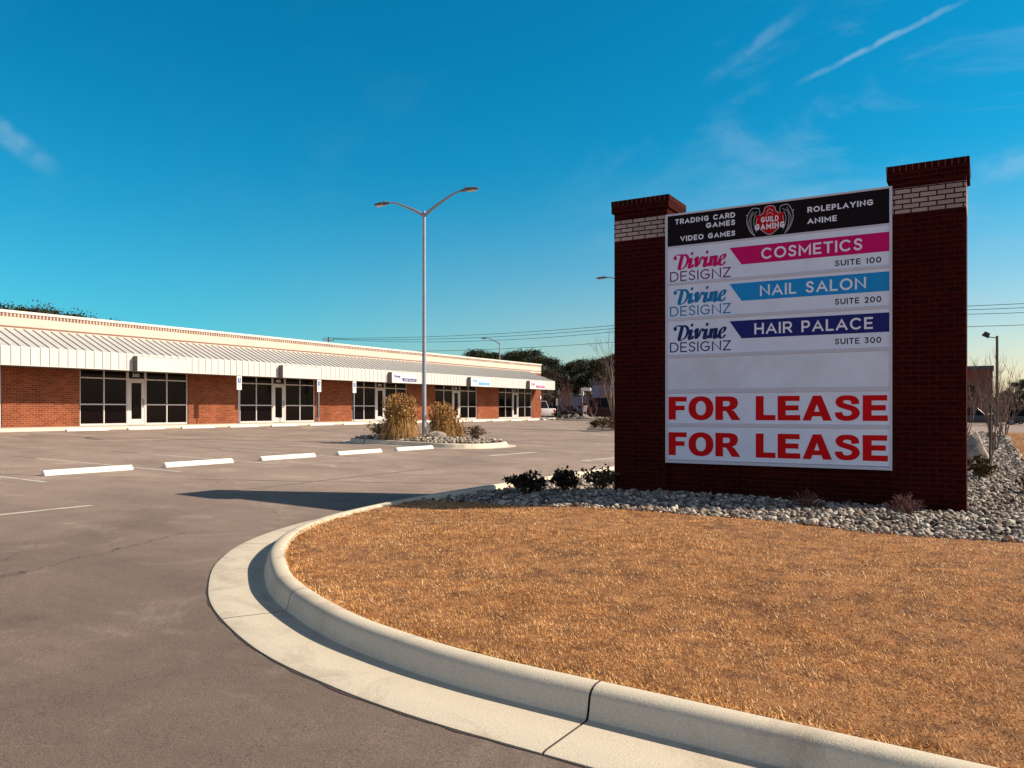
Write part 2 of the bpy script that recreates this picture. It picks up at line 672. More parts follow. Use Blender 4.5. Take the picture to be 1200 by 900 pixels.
M["steel"] = plain("galvanized steel", (0.33, 0.345, 0.37), 0.5, metal=0.1, var=0.2, scale=8)
M["lamp"] = plain("grey lamp housing", (0.12, 0.12, 0.125), 0.5, var=0.1)
M["lens"] = plain("lamp lens", (0.5, 0.48, 0.42), 0.2)
M["cab"] = plain("sign frame", (0.58, 0.56, 0.60), 0.5, var=0.08)
M["panel"] = plain("white acrylic panel", (0.76, 0.79, 0.87), 0.5, spec=0.1, var=0.10, scale=2.2)
M["panelw"] = plain("weathered acrylic panel", (0.76, 0.78, 0.84), 0.5, spec=0.1, col2=(0.64, 0.64, 0.67), scale=1.6)
M["pblack"] = plain("black vinyl", (0.010, 0.005, 0.006), 0.6, spec=0.08)
M["pink"] = plain("magenta vinyl", (0.60, 0.006, 0.13), 0.6, spec=0.08)
M["cyan"] = plain("light blue vinyl", (0.015, 0.27, 0.60), 0.6, spec=0.08)
M["navy"] = plain("navy vinyl", (0.020, 0.024, 0.15), 0.6, spec=0.08)
M["navyl"] = plain("navy lettering", (0.014, 0.03, 0.12), 0.6, spec=0.08)
M["plum"] = plain("plum lettering", (0.16, 0.012, 0.09), 0.6, spec=0.08)
M["blul"] = plain("deep blue lettering", (0.01, 0.19, 0.42), 0.6, spec=0.08)
M["ltxt"] = plain("pale lettering", (0.80, 0.77, 0.80), 0.5)
M["dtxt"] = plain("black lettering", (0.012, 0.009, 0.018), 0.6, spec=0.08)
M["red"] = plain("red lettering", (0.64, 0.008, 0.010), 0.6, spec=0.05, var=0.15, scale=6)
M["shieldr"] = plain("red emblem vinyl", (0.50, 0.006, 0.010), 0.6, spec=0.05)
M["wing"] = plain("grey emblem line", (0.42, 0.40, 0.40), 0.5)
M["signw"] = plain("white sign face", (0.72, 0.66, 0.60), 0.4)
M["signblue"] = plain("sign blue", (0.01, 0.10, 0.30), 0.4)
M["signgreen"] = plain("sign green", (0.01, 0.16, 0.09), 0.4)
M["bark"] = plain("bark", (0.11, 0.075, 0.055), 0.95, var=0.5, scale=6)
M["twig"] = plain("bare twigs", (0.23, 0.15, 0.11), 0.9, var=0.4, scale=3)
M["twigr"] = plain("reddish dry twigs", (0.17, 0.07, 0.05), 0.9, var=0.4, scale=9)
M["pine"] = leafy("pine needles", [(0.012, 0.014, 0.008), (0.035, 0.036, 0.014), (0.062, 0.055, 0.018), (0.022, 0.022, 0.012)], 0.8)
M["pineb"] = leafy("brown foliage", [(0.035, 0.02, 0.012), (0.09, 0.05, 0.03), (0.06, 0.045, 0.02)], 0.8)
M["shrub"] = leafy("dark shrub leaves", [(0.012, 0.010, 0.007), (0.035, 0.022, 0.012), (0.05, 0.028, 0.012)], 0.7)
M["shrubg"] = leafy("olive shrub leaves", [(0.05, 0.035, 0.012), (0.12, 0.085, 0.025), (0.07, 0.03, 0.02)], 0.7)
M["plume"] = leafy("golden ornamental grass", [(0.15, 0.065, 0.02), (0.40, 0.20, 0.06), (0.52, 0.28, 0.09), (0.60, 0.38, 0.16)], 0.8)
M["utility"] = plain("utility pole wood", (0.10, 0.075, 0.06), 0.9)
M["wire"] = plain("wire", (0.04, 0.05, 0.055), 0.6)

# ------------------------------------------------------------------ terrain heights
def gz(x, y=0.0):
    """height of the paved lot under (x, y), relative to the camera"""
    xx = min(max(x, -33.0), 12.0)
    return -1.594 - 0.0217 * xx


def road_sheet(name, m, x0, x1, y0, y1, dz, kind="structure"):
    mb = MB()
    xs = sorted(set([x0, x1] + [q for q in (-33.0, 12.0) if x0 < q < x1]))
    for a, b in zip(xs[:-1], xs[1:]):
        mb.add([(a, y0, gz(a) + dz), (b, y0, gz(b) + dz), (b, y1, gz(b) + dz), (a, y1, gz(a) + dz)], [(0, 1, 2, 3)])
    o = mb.build(name, m)
    if kind:
        o["kind"] = kind
    return o


road_sheet("ground", M["field"], -2500, 2500, -2500, 2500, -0.03)
road_sheet("asphalt_lot", M["asphalt"], -75, 60, -40, 135, 0.0)


# ------------------------------------------------------------------ kerbs
def catmull(pts, step=0.12, closed=False):
    P = [np.array(p, float) for p in pts]
    out = []
    n = len(P)
    rng_ = range(n) if closed else range(n - 1)
    for i in rng_:
        p0 = P[(i - 1) % n] if (closed or i > 0) else 2 * P[0] - P[1]
        p1, p2 = P[i], P[(i + 1) % n]
        p3 = P[(i + 2) % n] if (closed or i + 2 < n) else 2 * P[-1] - P[-2]
        k = max(1, int(np.linalg.norm(p2 - p1) / step))
        for j in range(k):
            t = j / k
            out.append(0.5 * ((2 * p1) + (-p0 + p2) * t + (2 * p0 - 5 * p1 + 4 * p2 - p3) * t * t + (-p0 + 3 * p1 - 3 * p2 + p3) * t ** 3))
    if not closed:
        out.append(P[-1])
    return np.array(out)


PROF = [(0, -0.12), (0, 0.008), (0.03, 0.013), (0.20, 0.010), (0.43, 0.006), (0.452, 0.010), (0.468, 0.05), (0.482, 0.112),
        (0.497, 0.138), (0.523, 0.154), (0.555, 0.160), (0.605, 0.159), (0.628, 0.150), (0.64, 0.130), (0.64, -0.12)]


def sweep(name, path, prof=PROF, closed=False, joint=3.05, phase=0.0, jitter=0.0):
    n = len(path)
    seg = np.linalg.norm(np.diff(np.vstack([path, path[:1]]) if closed else path, axis=0), axis=1)
    s = np.concatenate([[0], np.cumsum(seg)])
    total = s[-1]
    ss = list(np.arange(0, total, 0.10))
    joints = [j for j in np.arange(phase % joint, total, joint)]
    stations = [(q, 0) for q in ss if all(abs(q - j) > 0.02 for j in joints)]
    for j in joints:
        stations += [(j - 0.0062, 0), (j - 0.0055, 1), (j + 0.0055, 1), (j + 0.0062, 0)]
    stations = sorted([q for q in stations if 0 <= q[0] <= total])
    if not closed:
        stations.append((total, 0))
    pp = np.vstack([path, path[:1]]) if closed else path
    V, F = [], []
    K = len(prof)
    for q, g in stations:
        x = np.interp(q, s[:len(pp)], pp[:, 0])
        y = np.interp(q, s[:len(pp)], pp[:, 1])
        a = (q - 0.15) % total if closed else max(q - 0.15, 0)
        b = (q + 0.15) % total if closed else min(q + 0.15, total)
        tx = np.interp(b, s[:len(pp)], pp[:, 0]) - np.interp(a, s[:len(pp)], pp[:, 0])
        ty = np.interp(b, s[:len(pp)], pp[:, 1]) - np.interp(a, s[:len(pp)], pp[:, 1])
        L = math.hypot(tx, ty)
        nx, ny = ty / L, -tx / L
        for k, (d, h) in enumerate(prof):
            if g and 0 < k < K - 1:
                h = h - (0.020 if k > 3 else 0.011)
                if 4 < k < 9:
                    d += 0.02
            w = jitter * math.sin(q * 2.3 + k) * 0.5
            px_, py_ = x + nx * (d + w), y + ny * (d + w)
            V.append((px_, py_, gz(x) + h))
    R = len(stations)
    for i in range(R if closed else R - 1):
        for k in range(K - 1):
            a, b = i * K + k, ((i + 1) % R) * K + k
            F.append((a, b, b + 1, a + 1))
    mb = MB().add(V, F)
    o = mb.build(name, M["curb"], smooth=True, ang=38)
    o.data.materials.append(M["seam"])
    for i in range(R - 1):
        if stations[i][1] and stations[i + 1][1]:
            for k in range(K - 1):
                o.data.polygons[i * (K - 1) + k].material_index = 1
        elif stations[i][1] != stations[i + 1][1]:
            for k in range(K - 1):
                o.data.polygons[i * (K - 1) + k].material_index = 1
    o["kind"] = "structure"
    return o


OUT = catmull([(30, 3.05), (6, 3.1), (1.5, 3.14), (-1.48, 3.18), (-2.39, 3.2), (-3.1, 3.29), (-3.95, 3.52), (-4.97, 4.02), (-5.68, 4.55), (-6.30, 5.15),
               (-6.9, 5.98), (-7.33, 7.0), (-7.58, 8.2), (-7.70, 9.4), (-7.75, 11), (-7.75, 15), (-7.75, 30), (-7.75, 46), (-7.4, 52), (-5.5, 56), (-2, 57), (10, 57), (30, 57)])
# anchor a joint near (-1.5, 3.2)
i0 = int(np.argmin(np.hypot(OUT[:, 0] + 1.72, OUT[:, 1] - 3.18)))
s0 = np.linalg.norm(np.diff(OUT[:i0 + 1], axis=0), axis=1).sum()
sweep("kerb", OUT, phase=s0, jitter=0.004)
tang = np.gradient(OUT, axis=0)
tang /= np.linalg.norm(tang, axis=1)[:, None]
INN = (OUT + np.stack([tang[:, 1], -tang[:, 0]], 1) * 0.64)
INN = np.vstack([INN[::4], INN[-1:]])
INN = INN[(INN[:, 0] < 15)]


def inside_dist(x, y, line=INN):
    """signed distance inside the kerb's inner edge"""
    P = line[:-1]
    D = line[1:] - P
    L2 = (D ** 2).sum(1)
    best = np.full(x.shape, 1e9)
    sg = np.ones(x.shape)
    for p, d, l2 in zip(P, D, L2):
        t = np.clip(((x - p[0]) * d[0] + (y - p[1]) * d[1]) / l2, 0, 1)
        dx, dy = x - p[0] - t * d[0], y - p[1] - t * d[1]
        dd = np.hypot(dx, dy)
        cr = d[0] * dy - d[1] * dx
        m_ = dd < best
        best = np.where(m_, dd, best)
        sg = np.where(m_, np.where(cr < 0, 1.0, -1.0), sg)
    return best * sg


def bed_y(x):
    return 9.0 - 0.03 * x + 0.07 * np.sin(x * 1.7)


def vgz(x):
    return -1.594 - 0.0217 * np.clip(x, -33, 12)


def lawn_z(x, y, d):
    base = vgz(x) + 0.148
    k = np.clip(d / 3.0, 0, 1)
    k = k * k * (3 - 2 * k)
    top = np.where(y > 12, -1.30, -1.21 - 0.055 * np.clip((x + 4.5) / 4.0, 0, 1))
    z = base * (1 - k) + top * k
    # the stone bed lies a little lower than the turf
    inb = np.clip((y - bed_y(x)) / 0.25, 0, 1)
    right = np.clip((0.75 - x) / 0.2, 0, 1) if True else 1
    return z - 0.085 * inb * right + 0.012 * np.sin(x * 2.1 + y) * np.sin(y * 1.7 - x) * np.clip(d, 0, 1)


def grid_sheet(name, m, x0, x1, y0, y1, st, keep):
    xs = np.arange(x0, x1 + st * 0.5, st)
    ys = np.arange(y0, y1 + st * 0.5, st)
    X, Y = np.meshgrid(xs, ys, indexing="ij")
    Dd = inside_dist(X, Y)
    Z = lawn_z(X, Y, Dd)
    Z = np.where(Dd < 0.0, vgz(X) + 0.08, Z)
    ok = keep(X, Y, Dd)
    idx = -np.ones(X.shape, int)
    nx, ny = X.shape
    F = []
    q = ok[:-1, :-1] & ok[1:, :-1] & ok[1:, 1:] & ok[:-1, 1:]
    ii, jj = np.nonzero(q)
    lin = np.arange(nx * ny).reshape(nx, ny)
    F = np.stack([lin[ii, jj], lin[ii + 1, jj], lin[ii + 1, jj + 1], lin[ii, jj + 1]], 1)
    used = np.unique(F)
    remap = np.zeros(nx * ny, int)
    remap[used] = np.arange(len(used))
    V = np.stack([X.ravel(), Y.ravel(), Z.ravel()], 1)[used]
    o = arr_mesh(name, V, remap[F], m, smooth=True)
    o["kind"] = "structure"
    return o


grid_sheet("lawn", M["lawn"], -7.6, 6.0, 3.4, 11.0, 0.1, lambda X, Y, D: (D > -0.13) & (Y < bed_y(X) + 0.16))
grid_sheet("stone_bed_soil", M["earth"], -7.6, 0.8, 8.6, 57.0, 0.1, lambda X, Y, D: (D > -0.13) & (Y > bed_y(X) + 0.0))
grid_sheet("side_lawn", M["lawn"], 0.7, 30.0, 8.5, 56.8, 0.3, lambda X, Y, D: (D > -0.13) & ((Y > 10.4) | (X > 5.8)) | ((X < 6.2) & (Y > bed_y(X) - .3) & (X >= 0.7)))
grid_sheet("front_lawn", M["lawn"], 5.9, 30.0, 3.3, 9.0, 0.3, lambda X, Y, D: (D > -0.13))

# ---- turf blades
def blades(name, pts, zs, n_len, w, m, seed):
    rs = np.random.RandomState(seed)
    n = len(pts)
    ang = rs.uniform(0, 2 * np.pi, n)
    lean = rs.uniform(0.55, 1.55, n)
    L = rs.uniform(0.6, 1.25, n) * n_len
    dx, dy = np.cos(ang), np.sin(ang)
    wx, wy = -np.sin(ang + rs.uniform(-.6, .6, n)), np.cos(ang)
    W = w * rs.uniform(0.7, 1.3, n)
    base = np.stack([pts[:, 0], pts[:, 1], zs - 0.004], 1)
    side = np.stack([wx * W, wy * W, np.zeros(n)], 1)
    tip = base + np.stack([dx * np.sin(lean) * L, dy * np.sin(lean) * L, np.cos(lean) * L + 0.004], 1)
    V = np.concatenate([base - side, base + side, tip], 0)
    F = np.stack([np.arange(n), np.arange(n) + n, np.arange(n) + 2 * n], 1)
    return arr_mesh(name, V, F, m)


rs = np.random.RandomState(11)
cand = []
for (ya, yb, dens) in ((3.4, 5.2, 13000), (5.2, 7.2, 8500), (7.2, 10.2, 5000)):
    k = int(13.0 * (yb - ya) * dens)
    p = np.stack([rs.uniform(-7.6, 3.0, k), rs.uniform(ya, yb, k)], 1)
    # only what the photograph's neighbourhood can see: drop far right
    p = p[p[:, 0] < 0.4 + (p[:, 1] - 3.4) * 0.25 + 0.6]
    cand.append(p)
G = np.concatenate(cand)
cell = {}
Dg = inside_dist(G[:, 0], G[:, 1])
# clumpy density
cl = np.sin(G[:, 0] * 9 + 2 * np.sin(G[:, 1] * 7)) * np.sin(G[:, 1] * 11 + 2 * np.sin(G[:, 0] * 5))
keep = (Dg > -0.02) & (G[:, 1] < bed_y(G[:, 0]) + rs.uniform(-.06, .10, len(G))) & (rs.uniform(0, 1, len(G)) < 0.70 + 0.2 * cl + 0.25 * np.sin(G[:, 0] * 1.9 + 1.3 * np.sin(G[:, 1] * 1.3)) * np.sin(G[:, 1] * 2.3 + G[:, 0]))
G, Dg = G[keep], Dg[keep]
far = np.clip((G[:, 1] - 3.5) / 6, 0, 1)
gr = blades("grass_blades", G, lawn_z(G[:, 0], G[:, 1], np.maximum(Dg, 0)) + np.where(Dg < 0.005, .010, 0), 0.017 + 0.018 * rs.uniform(0, 1, len(G)) ** 3, 0.0021 + 0.0012 * far, M["blade"], 3)
tag(gr, "short dormant golden brown turf blades covering the kerbed island", "grass", kind="stuff")
# side lawn, sparser and coarser
k = 60000
p = np.stack([rs.uniform(0.7, 4.5, k), rs.uniform(8.5, 50, k)], 1)
Dp = inside_dist(p[:, 0], p[:, 1])
g2 = blades("grass_blades", p, lawn_z(p[:, 0], p[:, 1], Dp), 0.05, 0.006, M["blade"], 4)
tag(g2, "strip of dormant brown grass to the right of the long stone bed", "grass", kind="stuff")

# ---- stones
def ico():
    bm = bmesh.new()
    bmesh.ops.create_icosphere(bm, subdivisions=2, radius=1)
    V = np.array([v.co[:] for v in bm.verts])
    F = np.array([[v.index for v in f.verts] for f in bm.faces])
    bm.free()
    return V, F


IV, IF = ico()
bm1 = bmesh.new()
bmesh.ops.create_icosphere(bm1, subdivisions=1, radius=1)
I1V = np.array([v.co[:] for v in bm1.verts])
I1F = np.array([[v.index for v in f.verts] for f in bm1.faces])
bm1.free()


def rocks(name, pts, zs, size, m, seed, V0=IV, F0=IF, label=None, extra_h=0.0):
    rs = np.random.RandomState(seed)
    n = len(pts)
    VV = np.empty((n, len(V0), 3), np.float32)
    # a few lump shapes
    shapes = []
    for k in range(14):
        d = rs.normal(size=(5, 3))
        amp = rs.uniform(-0.16, 0.22, 5)
        r = 1 + sum(a * np.maximum(0, (V0 @ (q / np.linalg.norm(q)))) ** 2 for a, q in zip(amp, d))
        S = V0 * r[:, None]
        # flatten random facets
        for _ in range(7):
            q = rs.normal(size=3)
            q /= np.linalg.norm(q)
            h = rs.uniform(0.5, 0.85)
            dd = S @ q - h
            S = S - np.where(dd > 0, dd * 0.85, 0)[:, None] * q
        shapes.append(S)
    for i in range(n):
        S = shapes[rs.randint(14)]
        a, b, c = rs.uniform(0, 2 * np.pi), rs.normal(0, .35), rs.normal(0, .35)
        sc = size[i] * np.array([rs.uniform(0.9, 1.5), rs.uniform(0.7, 1.0), rs.uniform(0.45, 0.8)])
        ca, sa = math.cos(a), math.sin(a)
        cb, sb = math.cos(b), math.sin(b)
        cc, sc_ = math.cos(c), math.sin(c)
        Rz = np.array([[ca, -sa, 0], [sa, ca, 0], [0, 0, 1]])
        Rx = np.array([[1, 0, 0], [0, cb, -sb], [0, sb, cb]])
        Ry = np.array([[cc, 0, sc_], [0, 1, 0], [-sc_, 0, cc]])
        W = (S * sc) @ (Rz @ Rx @ Ry).T
        VV[i] = W + np.array([pts[i, 0], pts[i, 1], zs[i] + sc[2] * 0.45])
    F = (F0[None] + (np.arange(n) * len(V0))[:, None, None]).reshape(-1, 3)
    o = arr_mesh(name, VV.reshape(-1, 3), F, m, smooth=True)
    tag(o, label, "stones", kind="stuff")
    return o


def scatter(x0, x1, y0, y1, dens, rs, cond):
    k = int((x1 - x0) * (y1 - y0) * dens)
    p = np.stack([rs.uniform(x0, x1, k), rs.uniform(y0, y1, k)], 1)
    D_ = inside_dist(p[:, 0], p[:, 1])
    ok = cond(p[:, 0], p[:, 1], D_)
    return p[ok], D_[ok]


rs = np.random.RandomState(21)
A, DA = [], []
for (x0, x1, y0, y1, dens) in ((-7.2, 0.9, 8.7, 12.1, 330), (-7.2, -5.1, 12.1, 17, 200), (-0.4, 0.75, 12.0, 20, 260), (-0.3, 0.8, 20, 36, 120), (-1.5, 0.8, 36, 54, 50), (-7.2, -5, 17, 40, 30)):
    p, d = scatter(x0, x1, y0, y1, dens, rs, lambda x, y, D: (D > 0.03) & (y > bed_y(x) + 0.02 + rs.uniform(-.05, .05, len(x))) & (x < 0.78 + 0.1 * np.sin(y * 2)) & ~((y > 12.0) & (y < 12.5) & (x < -0.25) & (x > -5.1)))
    A.append(p)
    DA.append(d)
A = np.concatenate(A)
DA = np.concatenate(DA)
sz = 0.015 + 0.050 * rs.beta(1.3, 3.4, len(A)) + np.where(A[:, 1] > 20, 0.03, 0) + np.where(A[:, 1] > 36, 0.04, 0)
hump = np.where((A[:, 1] < 12.1), 0.0 * np.clip((A[:, 1] - bed_y(A[:, 0])) / 0.6, 0, 1), 0)
rocks("river_stones", A, lawn_z(A[:, 0], A[:, 1], DA) + hump + rs.uniform(0, 0.035, len(A)), sz, M["rock"], 31,
      label="grey and cream river stones heaped round the foot of the brick sign")

# ------------------------------------------------------------------ small islands in the lot
def rounded_rect(x0, x1, y0, y1, r):
    pts = []
    # clockwise seen from above, so the kerb profile grows inwards
    for cx, cy, a0 in ((x0 + r, y0 + r, 270), (x0 + r, y1 - r, 180), (x1 - r, y1 - r, 90), (x1 - r, y0 + r, 0)):
        for k in range(7):
            a = math.radians(a0 - 90 * k / 6)
            pts.append((cx + r * math.cos(a), cy + r * math.sin(a)))
    return np.array(pts)


def island(x0, x1, y0, y1, r, seed, dens, size, label):
    path = rounded_rect(x0, x1, y0, y1, r)
    sweep("island_kerb", path, prof=[(d * (0.62 if d < .45 else 1) - (0.17 if d >= .45 else 0), h) for d, h in PROF], closed=True)
    inner = rounded_rect(x0 + .44, x1 - .44, y0 + .44, y1 - .44, max(r - .44, .1))
    cx, cy = (x0 + x1) / 2, (y0 + y1) / 2
    V = [(p[0], p[1], gz(p[0]) + 0.14) for p in inner] + [(cx + (p[0] - cx) * .5, cy + (p[1] - cy) * .5, gz(p[0]) + 0.24) for p in inner] + [(cx, cy, gz(cx) + .26)]
    n = len(inner)
    F = [(i, (i + 1) % n, (i + 1) % n + n, i + n) for i in range(n)] + [(i + n, (i + 1) % n + n, 2 * n) for i in range(n)]
    o = MB().add(V, F).build("island_soil", M["earth"], smooth=True)
    o["kind"] = "structure"
    rs = np.random.RandomState(seed)
    k = int((x1 - x0) * (y1 - y0) * dens)
    p = np.stack([rs.uniform(x0 + .5, x1 - .5, k), rs.uniform(y0 + .5, y1 - .5, k)], 1)
    e = np.minimum(np.minimum(p[:, 0] - x0, x1 - p[:, 0]), np.minimum(p[:, 1] - y0, y1 - p[:, 1]))
    keep = e > 0.62 - 0.1 * rs.uniform(0, 1, k)
    rr = np.hypot(np.maximum(0, np.abs(p[:, 0] - cx) - ((x1 - x0) / 2 - r)), np.maximum(0, np.abs(p[:, 1] - cy) - ((y1 - y0) / 2 - r)))
    keep &= rr < r - .5
    p = p[keep]
    z = vgz(p[:, 0]) + 0.15 + 0.08 * np.clip((e[keep] - .5) / .9, 0, 1)
    rocks("river_stones", p, z, size * rs.uniform(0.6, 1.5, len(p)), M["rock"], seed + 1, I1V, I1F, label=label)


island(-20.4, -14.0, 21.15, 25.2, 1.7, 41, 90, 0.055, "river stones on the kerbed island under the nearer light pole")
island(-20.3, -13.6, 41.0, 45.0, 1.7, 43, 50, 0.07, "river stones on the second kerbed island farther back in the lot")
island(-32.6, -16.0, 60.6, 64.4, 1.7, 45, 22, 0.11, "river stones on the far kerbed island past the end of the strip mall")

# ------------------------------------------------------------------ painted lines
def line(x0, y0, x1, y1, w, m, name="road_marking", dz=0.004):
    a, b = Vector((x0, y0, 0)), Vector((x1, y1, 0))
    t = (b - a).normalized()
    nn = Vector((-t.y, t.x, 0)) * w / 2
    P = [a - nn, b - nn, b + nn, a + nn]
    o = MB().add([(q.x, q.y, gz(q.x) + dz) for q in P], [(0, 1, 2, 3)]).build(name, m)
    o["kind"] = "structure"


for y in (2.55, 5.27, 8.0, 10.75, 13.42, 16.15, 18.86):
    line(-14.3, y, -19.6, y, 0.10, M["paint"])
for y in (5.27, 8.0, 10.75, 13.42, 16.15, 18.86):
    line(-19.6, y, -20.6, y, 0.10, M["faint"])
for k in range(-2, 18):
    line(-32.7, 14.9 + 2.74 * k, -28.1, 14.9 + 2.74 * k, 0.10, M["paint"])
line(-11.0, 2.2, -10.9, 6.75, 0.11, M["paint"])
line(-10.85, 9.2, -11.0, 14.6, 0.10, M["faint"])
line(-11.2, 15.6, -11.6, 18.0, 0.10, M["faint"])
line(-12.3, 19.5, -12.1, 21.9, 0.24, M["paint"])
line(-9.4, 19.7, -9.15, 21.9, 0.24, M["paint"])
line(-16.0, 27.0, -15.9, 29.6, 0.22, M["faint"])
line(-9.6, 27.5, -9.5, 30.0, 0.22, M["faint"])
for a in range(0, 14):
    y = 31 + a * 2.7
    line(-22.5, y, -17.6, y, 0.10, M["faint"])


def wavy(pts, w, m, seed):
    r = random.Random(seed)
    P = catmull(pts, 0.25)
    V, F = [], []
    for i, p in enumerate(P):
        q = P[min(i + 1, len(P) - 1)] - P[max(i - 1, 0)]
        q /= np.linalg.norm(q)
        ww = w * r.uniform(0.4, 1.2)
        j = r.uniform(-.012, .012)
        for s in (-1, 1):
            x, y = p[0] - q[1] * (ww * s / 2 + j), p[1] + q[0] * (ww * s / 2 + j)
            V.append((x, y, gz(x) + 0.003))
    for i in range(len(P) - 1):
        F.append((2 * i, 2 * i + 2, 2 * i + 3, 2 * i + 1))
    o = MB().add(V, F).build("pavement_seam", m)
    o["kind"] = "structure"


wavy([(-30, 2.0), (-20, 6.4), (-14, 9.4), (-10.3, 11.5), (-7.8, 13.3)], 0.035, M["seam"], 1)
wavy([(-24.5, -4), (-24.5, 8), (-24.4, 20), (-24.5, 34), (-24.5, 60)], 0.06, M["seam"], 2)
wavy([(-12.9, 26), (-20, 27.5), (-32, 27.8)], 0.035, M["seam"], 3)
# the thin dirt-filled joint where gutter meets asphalt
jt = OUT[(OUT[:, 0] < 5) & (OUT[:, 1] < 20)]
tg = np.gradient(jt, axis=0)
tg /= np.linalg.norm(tg, axis=1)[:, None]
rj = random.Random(9)
V, F = [], []
for i, (p, t) in enumerate(zip(jt, tg)):
    w = rj.uniform(0.004, 0.022)
    V += [(p[0] + t[1] * 0.003, p[1] - t[0] * 0.003, gz(p[0]) + 0.003), (p[0] - t[1] * w, p[1] + t[0] * w, gz(p[0]) + 0.003)]
    if i:
        F.append((2 * i - 2, 2 * i, 2 * i + 1, 2 * i - 1))
MB().add(V, F).build("gutter_joint", M["seam"])["kind"] = "structure"

# ------------------------------------------------------------------ lettering
def text_geo(s, off=0.0, res=4, space=1.0):
    cu = bpy.data.curves.new("t", "FONT")
    cu.body = s
    cu.size = 1
    cu.offset = off
    cu.resolution_u = res
    cu.space_character = space
    cu.extrude = 0.01
    o = bpy.data.objects.new("t", cu)
    COL.objects.link(o)
    dg = bpy.context.evaluated_depsgraph_get()
    me = bpy.data.meshes.new_from_object(o.evaluated_get(dg))
    V = [tuple(v.co) for v in me.vertices]
    F = [tuple(p.vertices) for p in me.polygons]
    bpy.data.objects.remove(o)
    bpy.data.curves.remove(cu)
    bpy.data.meshes.remove(me)
    return V, F


def text_into(mb, s, a0, a1, z0, z1, place, off=0.0, depth=0.003, shear=0.0, space=1.0):
    """fit text into a box; place(a, z, d) -> world point, d = distance out of the face"""
    V, F = text_geo(s, off, space=space)
    x0, x1 = min(v[0] for v in V), max(v[0] for v in V)
    y0, y1 = min(v[1] for v in V), max(v[1] for v in V)
    out = []
    for v in V:
        h = (v[1] - y0) / (y1 - y0)
        a = a0 + (v[0] - x0) / (x1 - x0) * (a1 - a0) + shear * (h - .5) * (z1 - z0)
        out.append(place(a, z0 + h * (z1 - z0), 0.0005 if v[2] < 0 else depth))
    mb.add(out, F)


def stroke(mb, pts, w0, w1, nib, place, tf, d):
    """broad-nib pen stroke: ribbon whose width depends on its direction"""
    P = catmull(pts, 0.06)
    V, F = [], []
    for i, p in enumerate(P):
        q = P[min(i + 1, len(P) - 1)] - P[max(i - 1, 0)]
        L = np.linalg.norm(q)
        q = q / (L or 1)
        ang = math.atan2(q[1], q[0])
        w = w0 + (w1 - w0) * abs(math.sin(ang - nib)) ** 1.5
        for s in (-1, 1):
            x, y = p[0] - q[1] * w / 2 * s, p[1] + q[0] * w / 2 * s
            a, z = tf(x, y)
            V.append(place(a, z, d + i * 4e-6))
    for i in range(len(P) - 1):
        F.append((2 * i, 2 * i + 1, 2 * i + 3, 2 * i + 2))
    mb.add(V, F)


def dot_(mb, c, r, place, tf, d):
    V = []
    for k in range(12):
        a, z = tf(c[0] + r * math.cos(k * math.pi / 6), c[1] + r * math.sin(k * math.pi / 6))
        V.append(place(a, z, d))
    mb.add(V, [tuple(range(12))])


def script_divine(mb, a0, a1, z0, z1, place):
    """the heavy slanted script word, drawn stroke by stroke; unit x-height = 1"""
    W, H = 6.25, 1.75

    def tf(x, y):
        xs = x + 0.22 * y
        return a0 + (xs + 0.62) / (W + 0.75) * (a1 - a0), z0 + (y + 0.12) / H * (z1 - z0)
    T, S, nb = 0.50, 0.10, 0.25
    k = [0.001]

    def st(pts, t=T, s=S):
        k[0] += 0.0003
        stroke(mb, pts, s, t, nb, place, tf, k[0])
    # D
    st([(0.42, 1.42), (0.36, 0.75), (0.28, 0.02)])
    st([(-0.42, 1.02), (-0.52, 1.22), (-0.22, 1.40), (0.25, 1.38), (0.75, 1.36), (1.15, 1.08), (1.22, 0.62), (1.0, 0.15), (0.55, -0.08), (0.12, 0.02)], 0.36)
    k[0] += .0003
    dot_(mb, (-0.40, 1.08), 0.17, place, tf, k[0])
    # i v i n e
    def ii(x):
        st([(x, 0.98), (x, 0.5), (x - 0.02, 0.12), (x + 0.22, 0.02), (x + 0.45, 0.3)])
        k[0] += .0003
        dot_(mb, (x + 0.02, 1.42), 0.17, place, tf, k[0])
    ii(1.62)
    st([(2.15, 0.62), (2.35, 0.98), (2.42, 0.5), (2.48, 0.02)])
    st([(2.48, 0.02), (2.78, 0.35), (2.86, 0.86), (3.05, 0.98), (3.2, 0.72)], 0.26)
    ii(3.52)
    st([(4.22, 0.98), (4.22, 0.5), (4.20, 0.0)])
    st([(4.24, 0.45), (4.48, 0.92), (4.72, 0.95)], 0.26)
    st([(4.74, 0.98), (4.76, 0.5), (4.74, 0.12), (4.95, 0.02), (5.15, 0.3)])
    st([(5.35, 0.42), (5.75, 0.62), (5.85, 0.92), (5.58, 1.0), (5.30, 0.62), (5.38, 0.12), (5.72, 0.0), (6.05, 0.28)], 0.38)


def poly_geo(contours):
    cu = bpy.data.curves.new("g", "CURVE")
    cu.dimensions = "2D"
    cu.fill_mode = "BOTH"
    cu.extrude = 0.01
    for ct in contours:
        sp = cu.splines.new("POLY")
        sp.points.add(len(ct) - 1)
        for i, p in enumerate(ct):
            sp.points[i].co = (p[0], p[1], 0, 1)
        sp.use_cyclic_u = True
    o = bpy.data.objects.new("g", cu)
    COL.objects.link(o)
    me = bpy.data.meshes.new_from_object(o.evaluated_get(bpy.context.evaluated_depsgraph_get()))
    V = [tuple(v.co) for v in me.vertices]
    F = [tuple(p.vertices) for p in me.polygons]
    bpy.data.objects.remove(o)
    bpy.data.curves.remove(cu)
    bpy.data.meshes.remove(me)
    return V, F


